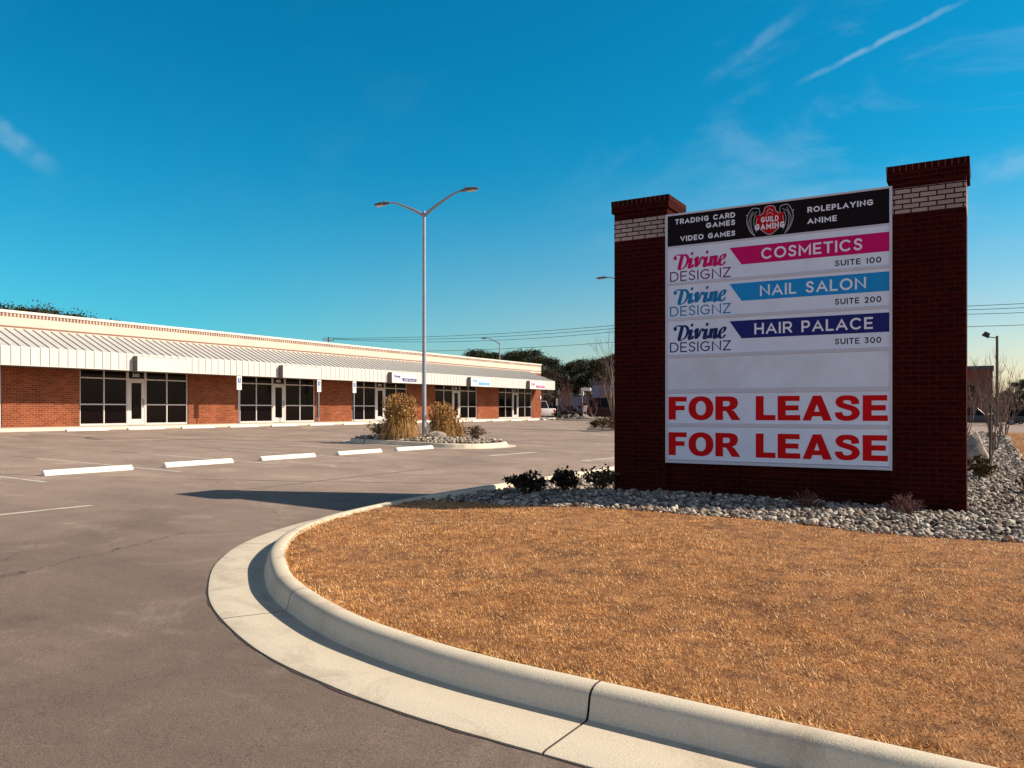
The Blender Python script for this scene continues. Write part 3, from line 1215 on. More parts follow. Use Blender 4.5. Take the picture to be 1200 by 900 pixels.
def ell(cx, cy, rx, ry, n=40):
    # slightly squared ellipse, as a heavy grotesque O has
    out = []
    for k in range(n):
        t = 2 * math.pi * k / n
        c_, s_ = math.cos(t), math.sin(t)
        out.append((cx + rx * math.copysign(abs(c_) ** .9, c_), cy + ry * math.copysign(abs(s_) ** .9, s_)))
    return out


def fat_line(pts, w):
    P = catmull(pts, 0.04)
    Lf, Rt = [], []
    for i, p in enumerate(P):
        q = P[min(i + 1, len(P) - 1)] - P[max(i - 1, 0)]
        q = q / (np.linalg.norm(q) or 1)
        ww = w * (0.86 + 0.24 * abs(q[1]))
        Lf.append((p[0] - q[1] * ww / 2, p[1] + q[0] * ww / 2))
        Rt.append((p[0] + q[1] * ww / 2, p[1] - q[0] * ww / 2))
    return Lf + Rt[::-1]


GL = {
    "F": (.70, [[(0, 0), (0, 1), (.70, 1), (.70, .79), (.28, .79), (.28, .61), (.62, .61), (.62, .41), (.28, .41), (.28, 0)]]),
    "L": (.70, [[(0, 0), (0, 1), (.28, 1), (.28, .22), (.70, .22), (.70, 0)]]),
    "E": (.78, [[(0, 0), (0, 1), (.76, 1), (.76, .79), (.28, .79), (.28, .615), (.72, .615), (.72, .405), (.28, .405), (.28, .22), (.78, .22), (.78, 0)]]),
    "A": (.98, [[(0, 0), (.35, 1), (.63, 1), (.98, 0), (.69, 0), (.635, .17), (.335, .17), (.28, 0)], [(.395, .36), (.485, .66), (.575, .36)]]),
    "O": (.94, [ell(.47, .5, .47, .515), ell(.47, .5, .19, .30)]),
    "R": (.92, [[(0, 0), (0, 1), (.52, 1), (.68, .97), (.79, .89), (.83, .72), (.79, .56), (.71, .47), (.61, .43), (.70, .36), (.92, 0), (.60, 0), (.44, .31), (.38, .38), (.28, .39), (.28, 0)],
                [(.28, .80), (.44, .80), (.51, .78), (.54, .70), (.51, .61), (.44, .58), (.28, .58)]]),
    "S": (.84, [fat_line([(.68, .655), (.66, .80), (.58, .875), (.42, .905), (.25, .875), (.165, .76), (.21, .64), (.35, .57), (.50, .52), (.64, .44), (.70, .30), (.62, .16), (.43, .095), (.24, .13), (.16, .23), (.145, .335)], .225)]),
}


def block_word(mb, word, a0, a1, z0, z1, place, depth=0.003):
    gap = .075
    W = sum(GL[c_][0] for c_ in word) + gap * (len(word) - 1)
    x = 0.0
    for c_ in word:
        V, F = poly_geo(GL[c_][1])
        mb.add([place(a0 + (x + v[0]) / W * (a1 - a0), z0 + v[1] * (z1 - z0), 0.0005 if v[2] < 0 else depth) for v in V], F)
        x += GL[c_][0] + gap


def arc(cx, cy, rx, ry, a0, a1, n=14):
    return [(cx + rx * math.cos(math.radians(a0 + (a1 - a0) * k / n)), cy + ry * math.sin(math.radians(a0 + (a1 - a0) * k / n))) for k in range(n + 1)]


ST = {
    "A": (.90, [[(0, 0), (.5, 1), (1, 0)], [(.20, .30), (.80, .30)]]),
    "C": (.90, [arc(.53, .5, .53, .5, 48, 312, 22)]),
    "D": (.84, [[(0, 0), (0, 1)], [(0, 1)] + arc(.42, .5, .58, .5, 90, -90, 20) + [(0, 0)]]),
    "E": (.64, [[(0, 0), (0, 1)], [(0, 1), (1, 1)], [(0, .5), (.9, .5)], [(0, 0), (1, 0)]]),
    "G": (.92, [arc(.53, .5, .53, .5, 50, 318, 22) + [(.96, .45)], [(.55, .45), (.96, .45)]]),
    "H": (.80, [[(0, 0), (0, 1)], [(1, 0), (1, 1)], [(0, .5), (1, .5)]]),
    "I": (.0, [[(0, 0), (0, 1)]]),
    "K": (.76, [[(0, 0), (0, 1)], [(.95, 1), (.08, .42)], [(.32, .55), (1, 0)]]),
    "L": (.60, [[(0, 1), (0, 0)], [(0, 0), (1, 0)]]),
    "M": (.98, [[(0, 0), (0, 1), (.5, .28), (1, 1), (1, 0)]]),
    "N": (.84, [[(0, 0), (0, 1), (1, 0), (1, 1)]]),
    "O": (.98, [arc(.5, .5, .5, .5, 0, 362, 32)]),
    "P": (.68, [[(0, 0), (0, 1)], [(0, 1)] + arc(.62, .71, .38, .29, 90, -90, 12) + [(0, .42)]]),
    "R": (.74, [[(0, 0), (0, 1)], [(0, 1)] + arc(.62, .71, .38, .29, 90, -90, 12) + [(0, .42)], [(.55, .42), (1, 0)]]),
    "S": (.66, [[(p[0], p[1]) for p in catmull([(.93, .86), (.72, .98), (.46, 1.0), (.18, .93), (.06, .76), (.20, .60), (.50, .52), (.82, .42), (.96, .24), (.80, .06), (.48, 0), (.20, .04), (.02, .16)], .09)]]),
    "T": (.72, [[(.5, 0), (.5, 1)], [(0, 1), (1, 1)]]),
    "U": (.80, [[(0, 1)] + arc(.5, .42, .5, .42, 180, 360, 16) + [(1, 1)]]),
    "V": (.90, [[(0, 1), (.5, 0), (1, 1)]]),
    "Y": (.84, [[(0, 1), (.5, .42), (1, 1)], [(.5, .42), (.5, 0)]]),
    "Z": (.72, [[(0, 1), (1, 1), (0, 0), (1, 0)]]),
    "0": (.74, [arc(.5, .5, .5, .5, 0, 362, 28)]),
    "1": (.30, [[(0, .84), (.8, 1), (.8, 0)]]),
    "2": (.64, [[(p[0], p[1]) for p in catmull([(.03, .80), (.25, .98), (.60, .98), (.90, .76), (.72, .44), (.35, .18), (.05, 0), (.98, 0)], .09)]]),
    "3": (.62, [[(p[0], p[1]) for p in catmull([(.08, 1), (.85, 1), (.45, .60), (.80, .52), (.96, .30), (.80, .06), (.42, 0), (.02, .12)], .09)]]),
}


def sans(mb, word, a0, a1, z0, z1, place, w=.17, d0=.0006, gap=None):
    """monoline geometric capitals of stroke weight w (of cap height), fitted into a box"""
    gap = (.12 + w * .30) if gap is None else gap
    adv = [(.42 if ch == " " else max(ST[ch][0], w)) for ch in word]
    W = sum(adv) + gap * (len(word) - 1)
    x0, k = 0.0, 0
    for ch, ww in zip(word, adv):
        if ch == " ":
            x0 += ww + gap
            continue
        for pl_ in ST[ch][1]:
            k += 1
            P = [np.array((w / 2 + p[0] * max(ww - w, 0), w / 2 + p[1] * (1 - w))) for p in pl_]
            # square ends
            def ext(a, b):
                v = a - b
                return a + v / (np.linalg.norm(v) or 1) * w * .5
            closed = np.linalg.norm(P[0] - P[-1]) < w * .3
            if not closed:
                P[0], P[-1] = ext(P[0], P[1]), ext(P[-1], P[-2])
            V, F = [], []
            for i, p in enumerate(P):
                t1 = P[i] - P[i - 1] if i > 0 else P[1] - P[0]
                t2 = P[i + 1] - P[i] if i < len(P) - 1 else t1
                t1, t2 = t1 / (np.linalg.norm(t1) or 1), t2 / (np.linalg.norm(t2) or 1)
                n1, n2 = np.array((-t1[1], t1[0])), np.array((-t2[1], t2[0]))
                m_ = n1 + n2
                m_ = m_ / (np.linalg.norm(m_) or 1)
                ml = min(1 / max(m_.dot(n1), .3), 2.2)
                for s in (-1, 1):
                    q = p + m_ * ml * w / 2 * s
                    q[1] = min(max(q[1], -.015), 1.015)
                    V.append(place(a0 + (x0 + q[0]) / W * (a1 - a0), z0 + q[1] * (z1 - z0), d0 + k * 2.5e-5 + i * 3e-6))
            F = [(2 * i, 2 * i + 1, 2 * i + 3, 2 * i + 2) for i in range(len(P) - 1)]
            mb.add(V, F)
        x0 += ww + gap


def front(yy):
    return lambda a, z, d: (a, yy - d, z)


# ------------------------------------------------------------------ the brick monument sign
BZ = -1.40
sgn = thing("monument_sign", "big brick monument sign with two pillars holding white tenant panels and red FOR LEASE lettering", "sign", (-2.7, 12.25, BZ))
SO = sgn.location.copy()


def part(mb, name, m, parent=sgn, off=None, **kw):
    return mb.build(name, m, parent, off=SO if off is None else off, **kw)


def pillar(x0, x1, y0, y1, top):
    h = 0.0677
    p = MB()
    p.box(x0, x1, y0, y1, BZ, top - 9 * h - 0.03)
    o = part(p, "pillar", M["sbrick"])
    b = MB().box(x0 - 0.002, x1 + 0.002, y0 - 0.002, y1 + 0.002, top - 9 * h - 0.03, top - 4 * h - 0.03)
    part(b, "white_brick_band", M["wbrick"], o)
    n = MB().box(x0, x1, y0, y1, top - 4 * h - 0.03, top - 3 * h + 0.01)
    n.box(x0 - 0.035, x1 + 0.035, y0 - 0.035, y1 + 0.035, top - 3 * h + 0.01, top - 0.085)
    part(n, "corbel", M["sbrick"], o)
    c = MB().box(x0 - 0.040, x1 + 0.040, y0 - 0.040, y1 + 0.040, top - 0.085, top)
    part(c, "cap", M["rowlock"], o, bevel=0.004)


pillar(-5.14, -4.255, 11.92, 12.68, 3.33)
pillar(-1.125, -0.225, 11.92, 12.68, 3.27)
part(MB().box(-4.255, -1.125, 11.97, 12.63, BZ, -0.83), "base_wall", M["sbrick"])
# cabinet: back box, outer frame, rails
PX0, PX1, PZ0, PZ1 = -4.275, -1.09, -0.82, 3.01
FY = 11.885
part(MB().box(PX0 + .01, PX1 - .03, FY + 0.035, 12.55, PZ0 + .01, PZ1 - .01), "cabinet", M["cab"])
fr = MB()
fr.box(PX0, PX0 + .035, FY, FY + .03, PZ0, PZ1)
fr.box(PX1 - .035, PX1, FY, FY + .03, PZ0, PZ1)
fr.box(PX0 + .035, PX1 - .035, FY, FY + .03, PZ1 - .028, PZ1)
fr.box(PX0 + .035, PX1 - .035, FY, FY + .03, PZ0, PZ0 + .04)
ROW = [(2.515, 2.982), (1.955, 2.49), (1.41, 1.91), (0.845, 1.365), (0.315, 0.795), (-0.205, 0.25), (-0.765, -0.262)]
for (a, b), (c, d) in zip(ROW[:-1], ROW[1:]):
    fr.box(PX0 + .035, PX1 - .035, FY + .003, FY + .03, d, a)
part(fr, "frame", M["cab"], bevel=0.003)
IX0, IX1 = PX0 + .035, PX1 - .035
F0 = front(FY + 0.014)
panels = []
for i, (a, b) in enumerate(ROW):
    mm = M["pblack"] if i == 0 else (M["panelw"] if i == 4 else M["panel"])
    o = part(MB().box(IX0, IX1, FY + .014, FY + .033, a, b), "tenant_panel", mm)
    panels.append(o)
panels[0]["label"] = "black top panel with pale lettering and a red winged emblem"
panels[4]["label"] = "blank weathered white panel"

# row 1: black panel
for wd_, xa, xb, za in (("TRADING CARD", -4.12, -3.20, 2.845), ("GAMES", -3.64, -3.20, 2.735), ("VIDEO GAMES", -4.04, -3.20, 2.575), ("ROLEPLAYING", -2.18, -1.325, 2.785), ("ANIME", -2.18, -1.79, 2.625)):
    t = MB()
    sans(t, wd_, xa, xb, za, za + .08, F0, .21)
    part(t, "lettering", M["ltxt"], panels[0])
# emblem: red shield, helmet outline, wing lines, two words
ex, ez = -2.70, 2.74
sh = MB()
pts = [(-.20, .10), (-.14, .085), (-.085, .13), (-.07, .19), (0, .215), (.07, .19), (.085, .13), (.14, .085), (.20, .10), (.19, -.02), (.13, -.12), (0, -.205), (-.13, -.12), (-.19, -.02)]
sh.add([F0(ex + p[0], ez + p[1], 0.002) for p in pts], [tuple(range(len(pts)))])
part(sh, "emblem_shield", M["shieldr"], panels[0])
wg = MB()
tfI = lambda x, y: (ex + x, ez + y)
dd = [0.0024]


def es(pts_, w=0.008):
    dd[0] += 0.0001
    P = catmull(pts_, 0.02)
    V, F = [], []
    for i, p in enumerate(P):
        q = P[min(i + 1, len(P) - 1)] - P[max(i - 1, 0)]
        q = q / (np.linalg.norm(q) or 1)
        for s in (-1, 1):
            V.append(F0(ex + p[0] - q[1] * w / 2 * s, ez + p[1] + q[0] * w / 2 * s, dd[0]))
    for i in range(len(P) - 1):
        F.append((2 * i, 2 * i + 1, 2 * i + 3, 2 * i + 2))
    wg.add(V, F)


es([(-.14, .085), (-.085, .13), (-.07, .19), (0, .215), (.07, .19), (.085, .13), (.14, .085)], 0.01)
es([(-.13, -.12), (0, -.205), (.13, -.12)], 0.01)
es([(-.045, .12), (-.02, .16), (.02, .16), (.045, .12)])
es([(-.05, .08), (0, .115), (.05, .08)])
for s in (-1, 1):
    es([(s * .15, .19), (s * .25, .20), (s * .315, .10), (s * .325, 0), (s * .28, -.13), (s * .21, -.21)], 0.010)
    es([(s * .15, .19), (s * .14, .12), (s * .16, .09)])
    es([(s * .18, .15), (s * .25, .10), (s * .27, 0), (s * .25, -.12), (s * .21, -.21)])
    es([(s * .20, .11), (s * .225, .03), (s * .22, -.06), (s * .19, -.15)])
    es([(s * .24, .16), (s * .29, .05), (s * .295, -.05), (s * .25, -.16)])
    es([(s * .18, .05), (s * .195, -.02), (s * .185, -.10)])
    es([(s * .315, .10), (s * .34, .115)], 0.012)
part(wg, "emblem_linework", M["wing"], panels[0])
wg = MB()
sans(wg, "GUILD", ex - .125, ex + .125, ez - .02, ez + .06, F0, .22, d0=.005)
sans(wg, "GAMING", ex - .21, ex + .21, ez - .125, ez - .035, F0, .25, d0=.005)
part(wg, "emblem_lettering", M["ltxt"], panels[0])


def tenant(i, word, w0, w1, suite, cb, cd1, cd2):
    z0, z1 = ROW[i]
    top = {1: 2.40, 2: 1.865, 3: 1.312}[i]
    bot = top - 0.262
    b = MB()
    b.add([F0(q[0], q[1], 0.0015) for q in ((-3.285, top), (IX1, top), (IX1, bot), (-3.105, bot))], [(0, 1, 2, 3)])
    part(b, "banner", M[cb], panels[i])
    t = MB()
    sans(t, word, w0, w1, bot + .05, top - .05, front(FY + 0.0125), .165)
    part(t, "lettering", M["ltxt"], panels[i])
    t = MB()
    sans(t, suite, -1.815, -1.225, bot - .145, bot - .062, F0, .18)
    part(t, "suite_lettering", M["dtxt"], panels[i])
    t = MB()
    script_divine(t, -4.17, -3.31, bot + .005, top + .005, F0)
    part(t, "script_lettering", M[cd1], panels[i])
    t = MB()
    sans(t, "DESIGNZ", -4.205, -3.265, bot - .17, bot - .018, F0, .125)
    part(t, "thin_lettering", M[cd2], panels[i])


tenant(1, "COSMETICS", -2.82, -1.46, "SUITE 100", "pink", "pink", "plum")
tenant(2, "NAIL SALON", -2.84, -1.415, "SUITE 200", "cyan", "blul", "blul")
tenant(3, "HAIR PALACE", -2.92, -1.33, "SUITE 300", "navy", "navyl", "navyl")
for i, zb in ((5, -0.155), (6, -0.700)):
    for wd, xa, xb in (("FOR", -4.225, -3.12), ("LEASE", -2.90, -1.145)):
        t = MB()
        block_word(t, wd, xa, xb, zb, zb + .352, F0)
        part(t, "lettering", M["red"], panels[i])

# ------------------------------------------------------------------ strip mall
BX, BY0, BY1 = -35.0, -6.0, 64.4
FL, SOF = -0.74, 1.75
mall = thing("strip_mall", "long low brick strip mall with beige parapet, cream metal canopy and dark glass storefronts", "building", (-43, 29, -0.9))
MO = mall.location.copy()


def mp_(mb, name, m, parent=mall, **kw):
    return mb.build(name, m, parent, off=MO, **kw)


SF = [21.10 + 8.98 * k for k in range(-3, 5)]
SFW = 5.68
BXB = -52.0
w = MB()
ys = [BY0]
for y in SF:
    ys += [y, y + SFW]
ys.append(BY1)
for i in range(0, len(ys), 2):
    if ys[i + 1] - ys[i] > 0.05:
        w.box(BX - .25, BX, ys[i], ys[i + 1], FL - .12, 3.30)
for i in range(1, len(ys) - 1, 2):
    w.box(BX - .25, BX, ys[i], ys[i + 1], SOF + .10, 3.30)
w.box(BXB, BX - .25, BY0, BY0 + .25, FL - .12, 3.30)
w.box(BXB, BX - .25, BY1 - .25, BY1, FL - .12, 3.30)
w.box(BXB, BXB + .25, BY0 + .25, BY1 - .25, FL - .12, 3.30)
mp_(w, "wall", M["bbrick"])
# parapet stack: brown course, beige brick, soldier course, coping; each a ring
def ring(x0, x1, y0, y1, z0, z1, t=.25):
    return MB().box(x1 - t, x1, y0, y1, z0, z1).box(x0, x0 + t, y0, y1, z0, z1).box(x0 + t, x1 - t, y0, y0 + t, z0, z1).box(x0 + t, x1 - t, y1 - t, y1, z0, z1)


mp_(ring(BXB, BX, BY0, BY1, 3.30, 3.44), "parapet_base", M["beige"])
mp_(ring(BXB - .02, BX + .02, BY0 - .02, BY1 + .02, 3.44, 3.50, .3), "brown_course", M["brown"])
mp_(ring(BXB, BX, BY0, BY1, 3.50, 3.885), "parapet", M["beige"])
mp_(ring(BXB - .015, BX + .015, BY0 - .015, BY1 + .015, 3.885, 4.03, .29), "soldier_course", M["dentil"])
mp_(ring(BXB - .05, BX + .05, BY0 - .05, BY1 + .05, 4.03, 4.145, .35), "coping", M["cream"], bevel=0.01)
mp_(MB().box(BXB + .2, BX - .2, BY0 + .2, BY1 - .2, 3.0, 3.25), "roof", M["groove"])
# canopy: sloped roof with hip round the far end, fascia, soffit
CX = BX + 1.92
CYE = 63.45
HT = 62.2
FT = 2.50
RT = 3.36
c = MB()
c.add([(BX, BY0, RT), (CX, BY0, FT), (CX, CYE, FT), (BX, HT, RT), (BX, CYE, FT)], [(0, 1, 2, 3), (3, 2, 4)])
c.add([(BX, BY0, RT - .04), (CX, BY0, FT - .04), (CX, CYE, FT - .04), (BX, HT, RT - .04), (BX, CYE, FT - .04)], [(3, 2, 1, 0), (4, 2, 3)])
roof = mp_(c, "canopy_roof", M["roofm"])
fa = MB()
fa.box(CX - .04, CX, BY0, CYE, SOF, FT + .015)
fa.box(BX + .002, CX - .04, CYE - .04, CYE, SOF, FT + .015)
fas = mp_(fa, "fascia", M["fascia"], bevel=0.006)
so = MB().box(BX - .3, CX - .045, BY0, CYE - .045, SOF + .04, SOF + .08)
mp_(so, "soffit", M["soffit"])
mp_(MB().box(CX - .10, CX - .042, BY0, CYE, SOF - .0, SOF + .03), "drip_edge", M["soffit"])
sm, gr_ = MB(), MB()
PITCH = 0.381
k = 0
y = CYE - 0.2
while y > BY0:
    # rib up the slope, cut by the hip
    top = 1.0 if y <= HT else max(0.0, (CYE - y) / (CYE - HT))
    x1_, z1_ = CX + (BX - CX) * top, FT + (RT - FT) * top
    hw = 0.012
    for (s0, s1) in ((0.0, 1.0),):
        sm.add([(CX, y - hw, FT), (CX, y + hw, FT), (x1_, y + hw, z1_), (x1_, y - hw, z1_),
                (CX, y - hw, FT + .048), (CX, y + hw, FT + .048), (x1_, y + hw, z1_ + .048), (x1_, y - hw, z1_ + .048)],
               [(0, 4, 7, 3), (1, 2, 6, 5), (4, 5, 6, 7), (0, 1, 5, 4), (2, 3, 7, 6)])
    gr_.box(CX, CX + 0.004, y - .015, y + .015, SOF + .03, FT - .005)
    y -= PITCH
mp_(sm, "standing_seams", M["seamd"], roof)
mp_(gr_, "panel_joints", M["groove"], fas)

# storefronts: every frame, door, transom and number its own part
def storefront(y0, num):
    fx0, fx1 = BX - .16, BX - .05
    W = 0.055
    kick = 0.10
    h1, h2 = FL + 0.98, FL + 2.16   # sill rail, transom rail

    def mem(mb, ya, yb, za, zb, d=0.0):
        mb.box(fx0, fx1 + d, ya, yb, za, zb)
    for a, b in ((y0 + .01, y0 + 2.36), (y0 + 3.30, y0 + SFW - .01)):
        f = MB()
        mid = (a + b) / 2
        for q in (a, mid - W / 2, b - W):
            mem(f, q, q + W, FL + .0, SOF + .06)
        for za, zb in ((FL, FL + kick), (h1 - W / 2, h1 + W / 2), (h2, h2 + W)):
            mem(f, a + W, mid - W / 2, za, zb, -.004)
            mem(f, mid + W / 2, b - W, za, zb, -.004)
        o = mp_(f, "window", M["alum"])
        mp_(MB().box(fx0 + .04, fx0 + .055, a + .01, b - .01, FL + .02, SOF + .055), "glass", M["glass"], o)
    # door with wide stiles
    a, b = y0 + 2.365, y0 + 3.295
    f = MB()
    mem(f, a, a + .05, FL, SOF + .06, .004)
    mem(f, b - .05, b, FL, SOF + .06, .004)
    mem(f, a + .05, b - .05, h2 - .0, h2 + .06, .002)
    tr = mp_(f, "door_frame", M["alum"])
    mp_(MB().box(fx0 + .04, fx0 + .055, a + .05, b - .05, h2 + .06, SOF + .055), "transom_glass", M["glass"], tr)
    d = MB()
    x0, x1 = fx0 + .02, fx1 - .01
    d.box(x0, x1, a + .055, a + .20, FL + .012, h2 - .006)
    d.box(x0, x1, b - .20, b - .055, FL + .012, h2 - .006)
    d.box(x0, x1, a + .20, b - .20, FL + .012, FL + .29)
    d.box(x0, x1, a + .20, b - .20, h2 - .14, h2 - .006)
    do = mp_(d, "door", M["alum"])
    mp_(MB().box(x0 + .03, x0 + .045, a + .19, b - .19, FL + .28, h2 - .13), "door_glass", M["glass"], do)
    mp_(MB().tube([(x1 + .05, b - .13, FL + .85), (x1 + .05, b - .13, FL + 1.25)], .014, 6).box(x1, x1 + .05, b - .14, b - .12, FL + .87, FL + .89).box(x1, x1 + .05, b - .14, b - .12, FL + 1.21, FL + 1.23), "handle", M["black"], do)
    t = MB()
    text_into(t, num, a + .28, b - .28, h2 + .14, h2 + .30, lambda q, z, dd_: (fx0 + .056 + dd_, q, z), 0.01)
    mp_(t, "suite_number", M["ltxt"], tr)


for y0, num in zip(SF, ("800", "700", "600", "500", "400", "300", "200", "100")):
    if y0 > 2:
        storefront(y0, num)
    else:
        mp_(MB().box(BX - .12, BX - .10, y0 + .01, y0 + SFW - .01, FL, SOF + .06), "window", M["glass"])
# downspout / wall light at the far end
mp_(MB().box(BX + .003, BX + .10, BY1 - .35, BY1 - .15, .95, 1.25), "wall_light", M["fascia"])

# sign boxes on the fascia
rightY = lambda xx: (lambda a, z, d: (xx + d, a, z))
defs = [(12.12 + 1.35, None, "blank cream sign box on the fascia at the cut off left end of the mall"),
        (22.40, None, "blank cream sign box over the suite 500 door, nearest fully visible one"),
        (31.05, None, "blank cream sign box on the fascia over the suite 400 door"),
        (40.30, ("HAIR PALACE", "navy"), "fascia sign box with navy lettering, third from the far end of the mall"),
        (49.45, ("NAIL SALON", "cyan"), "fascia sign box with light blue lettering, partly right of the light pole"),
        (58.35, ("COSMETICS", "pink"), "fascia sign box with pink lettering nearest the far end of the mall")]
for yy, txt, lab in defs:
    L = 2.65
    r = thing("sign_box", lab, "sign", (CX + .02, yy + L / 2, SOF - .02), group="sign boxes mounted on the canopy fascia")
    ro = r.location
    z0, z1 = SOF - .03, SOF + .66
    MB().box(CX + .006, CX + .30, yy, yy + L, z0, z1).build("cabinet", M["groove"], r, off=ro, bevel=.01)
    fc = MB().box(CX + .302, CX + .312, yy + .02, yy + L - .02, z0 + .02, z1 - .02).build("face", M["signw"] if txt else M["fascia"], r, off=ro)
    if txt:
        pl = rightY(CX + .312)
        cm_ = M[txt[1]]
        b = MB().add([pl(yy + 1.02, z0 + .33, .002), pl(yy + 2.58, z0 + .33, .002), pl(yy + 2.58, z0 + .12, .002), pl(yy + 1.12, z0 + .12, .002)], [(0, 1, 2, 3)])
        b.build("banner", cm_, fc, off=ro)
        t = MB()
        sans(t, txt[0], yy + 1.25, yy + 2.45, z0 + .165, z0 + .285, rightY(CX + .3145), .18)
        t.build("lettering", M["signw"], fc, off=ro)
        t = MB()
        script_divine(t, yy + .12, yy + .90, z0 + .34, z0 + .56, pl)
        sans(t, "DESIGNZ", yy + .10, yy + .95, z0 + .19, z0 + .31, pl, .11)
        t.build("script_lettering", cm_, fc, off=ro)

# sidewalk in front of the mall
sw = MB()
sw.box(BX, BX + 2.05, BY0, BY1 + 2.2, -1.3, FL - .005)
o = sw.build("sidewalk", M["walk"], bevel=.02)
o["kind"] = "structure"
sw = MB().box(BX - .25, BX - .02, BY0, BY1, -1.2, FL - .006)
o = sw.build("doorstep", M["walk"])
o["kind"] = "structure"

ORD = ["first", "second", "third", "fourth", "fifth", "sixth", "seventh", "eighth", "ninth", "tenth", "eleventh", "twelfth", "thirteenth", "fourteenth", "fifteenth", "sixteenth", "seventeenth"]
# ------------------------------------------------------------------ wheel stops
def wheel_stop_proto():
    r = thing("wheel_stop", "x", "wheel stop")
    L, w, h = 1.83, .15, .105
    prof = [(-w / 2, 0), (w / 2, 0), (w / 2 - .008, .045), (w / 2 - .045, h - .02), (w / 2 - .06, h), (-w / 2 + .06, h), (-w / 2 + .045, h - .02), (-w / 2 + .008, .045)]
    # body with sloped ends
    n = len(prof)
    V, F = [], []
    for y, s in ((-L / 2, 0.93), (-L / 2 + .012, 1), (L / 2 - .012, 1), (L / 2, .93)):
        for x, z in prof:
            V.append((x * (1 if s == 1 else .85), y, z * s if z > 0 else 0))
    for i in range(3):
        for k in range(n):
            a, b = i * n + k, i * n + (k + 1) % n
            F.append((a, b, b + n, a + n))
    F += [tuple(range(n - 1, -1, -1)), tuple(3 * n + k for k in range(n))]
    MB().add(V, F).build("body", M["stop"], r, bevel=.004)
    for y in (-.62, .62):
        MB().tube([(0, y, h - .01), (0, y, h + .008)], .014, 8).build("anchor_pin", M["steel"], r)
    return r


ws = wheel_stop_proto()
first = True
labs = ["wheel stop cut by the left edge of the photo, nearest the camera", "longest looking wheel stop, first whole one in the front row",
        "second whole wheel stop of the front row, from the left", "wheel stop in the middle of the front row, left of the light pole",
        "wheel stop left of the light pole, second from the kerbed island", "wheel stop touching the kerbed island under the light pole"]
for y, lab in zip((6.85, 9.48, 12.08, 14.78, 17.50, 20.05), labs):
    loc = (-15.4, y, gz(-15.4) + .002)
    rz = rnd.uniform(-.012, .012)
    if first:
        ws.location = loc
        ws["label"] = lab
        ws["group"] = "white concrete wheel stops in the front parking row"
        first = False
    else:
        dup(ws, loc=loc, rz=rz, label=lab, group="white concrete wheel stops in the front parking row")
for k in range(0, 17):
    y = 19.9 + 2.74 * k
    dup(ws, loc=(-32.45, y - 2.74 * 0 - .0, gz(-32.45) + .002), rz=rnd.uniform(-.01, .01),
        label="wheel stop along the mall sidewalk, %s from the left" % ORD[k], group="wheel stops along the mall sidewalk")

# ------------------------------------------------------------------ parking lot light poles
def light_pole(loc, lab, arms, H=7.0, arm=2.1, rise=0.62, grp=None, mb_name="light_pole", base=True):
    r = thing(mb_name, lab, "light pole", loc, group=grp)
    p = MB().tube([(0, 0, 0.02), (0, 0, H)], [.080, .055], 16)
    MB.build(p, "pole", M["steel"], r, smooth=True)
    if base:
        MB().tube([(0, 0, -.15), (0, 0, .12)], .24, 20).build("footing", M["walk"], r, smooth=True)
        MB().box(-.14, .14, -.14, .14, .12, .15).build("base_plate", M["steel"], r)
    MB().tube([(0, 0, H - .04), (0, 0, H + .06), (0, 0, H + .14)], [.075, .072, .03], 12).build("cap", M["steel"], r, smooth=True)
    for s in arms:
        pts = [(s * .03, 0, H - .02), (s * .35, 0, H + rise * .28), (s * .8, 0, H + rise * .62), (s * 1.2, 0, H + rise * .90), (s * 1.42, 0, H + rise), (s * 1.62, 0, H + rise + .02)]
        P = catmull(pts, .1)
        nP = len(P)
        MB().tube([tuple(q) for q in P], [.062 - .034 * i / nP for i in range(nP)], 10).build("arm", M["steel"], r, smooth=True)
        # cobra style head: long flat almond
        V, F = [], []
        xs = [0, .07, .2, .38, .55, .68, .74]
        hw = [.035, .055, .11, .15, .14, .09, .03]
        tp = [.03, .045, .07, .075, .06, .04, .01]
        bt = [-.03, -.035, -.045, -.05, -.045, -.03, -.01]
        K = 10
        for x, a, b, c_ in zip(xs, hw, tp, bt):
            for k in range(K):
                th = 2 * math.pi * k / K
                V.append((s * (1.58 + x), a * math.cos(th), H + rise + .02 + (b if math.sin(th) > 0 else -c_) * math.sin(th)))
        for i in range(len(xs) - 1):
            for k in range(K):
                a, b = i * K + k, i * K + (k + 1) % K
                F.append((a, b, b + K, a + K))
        F += [tuple(range(K)), tuple((len(xs) - 1) * K + k for k in range(K))]
        hd = MB().add(V, F).build("lamp_head", M["lamp"], r, smooth=True, ang=60)
        MB().box(min(s * 1.85, s * 2.2), max(s * 1.85, s * 2.2), -.09, .09, H + rise - .042, H + rise - .026).build("lens", M["lens"], hd)
        MB().tube([(s * 1.83, 0, H + rise + .08), (s * 1.83, 0, H + rise + .14)], .03, 8).build("photocell", M["lamp"], hd, smooth=True)
    return r


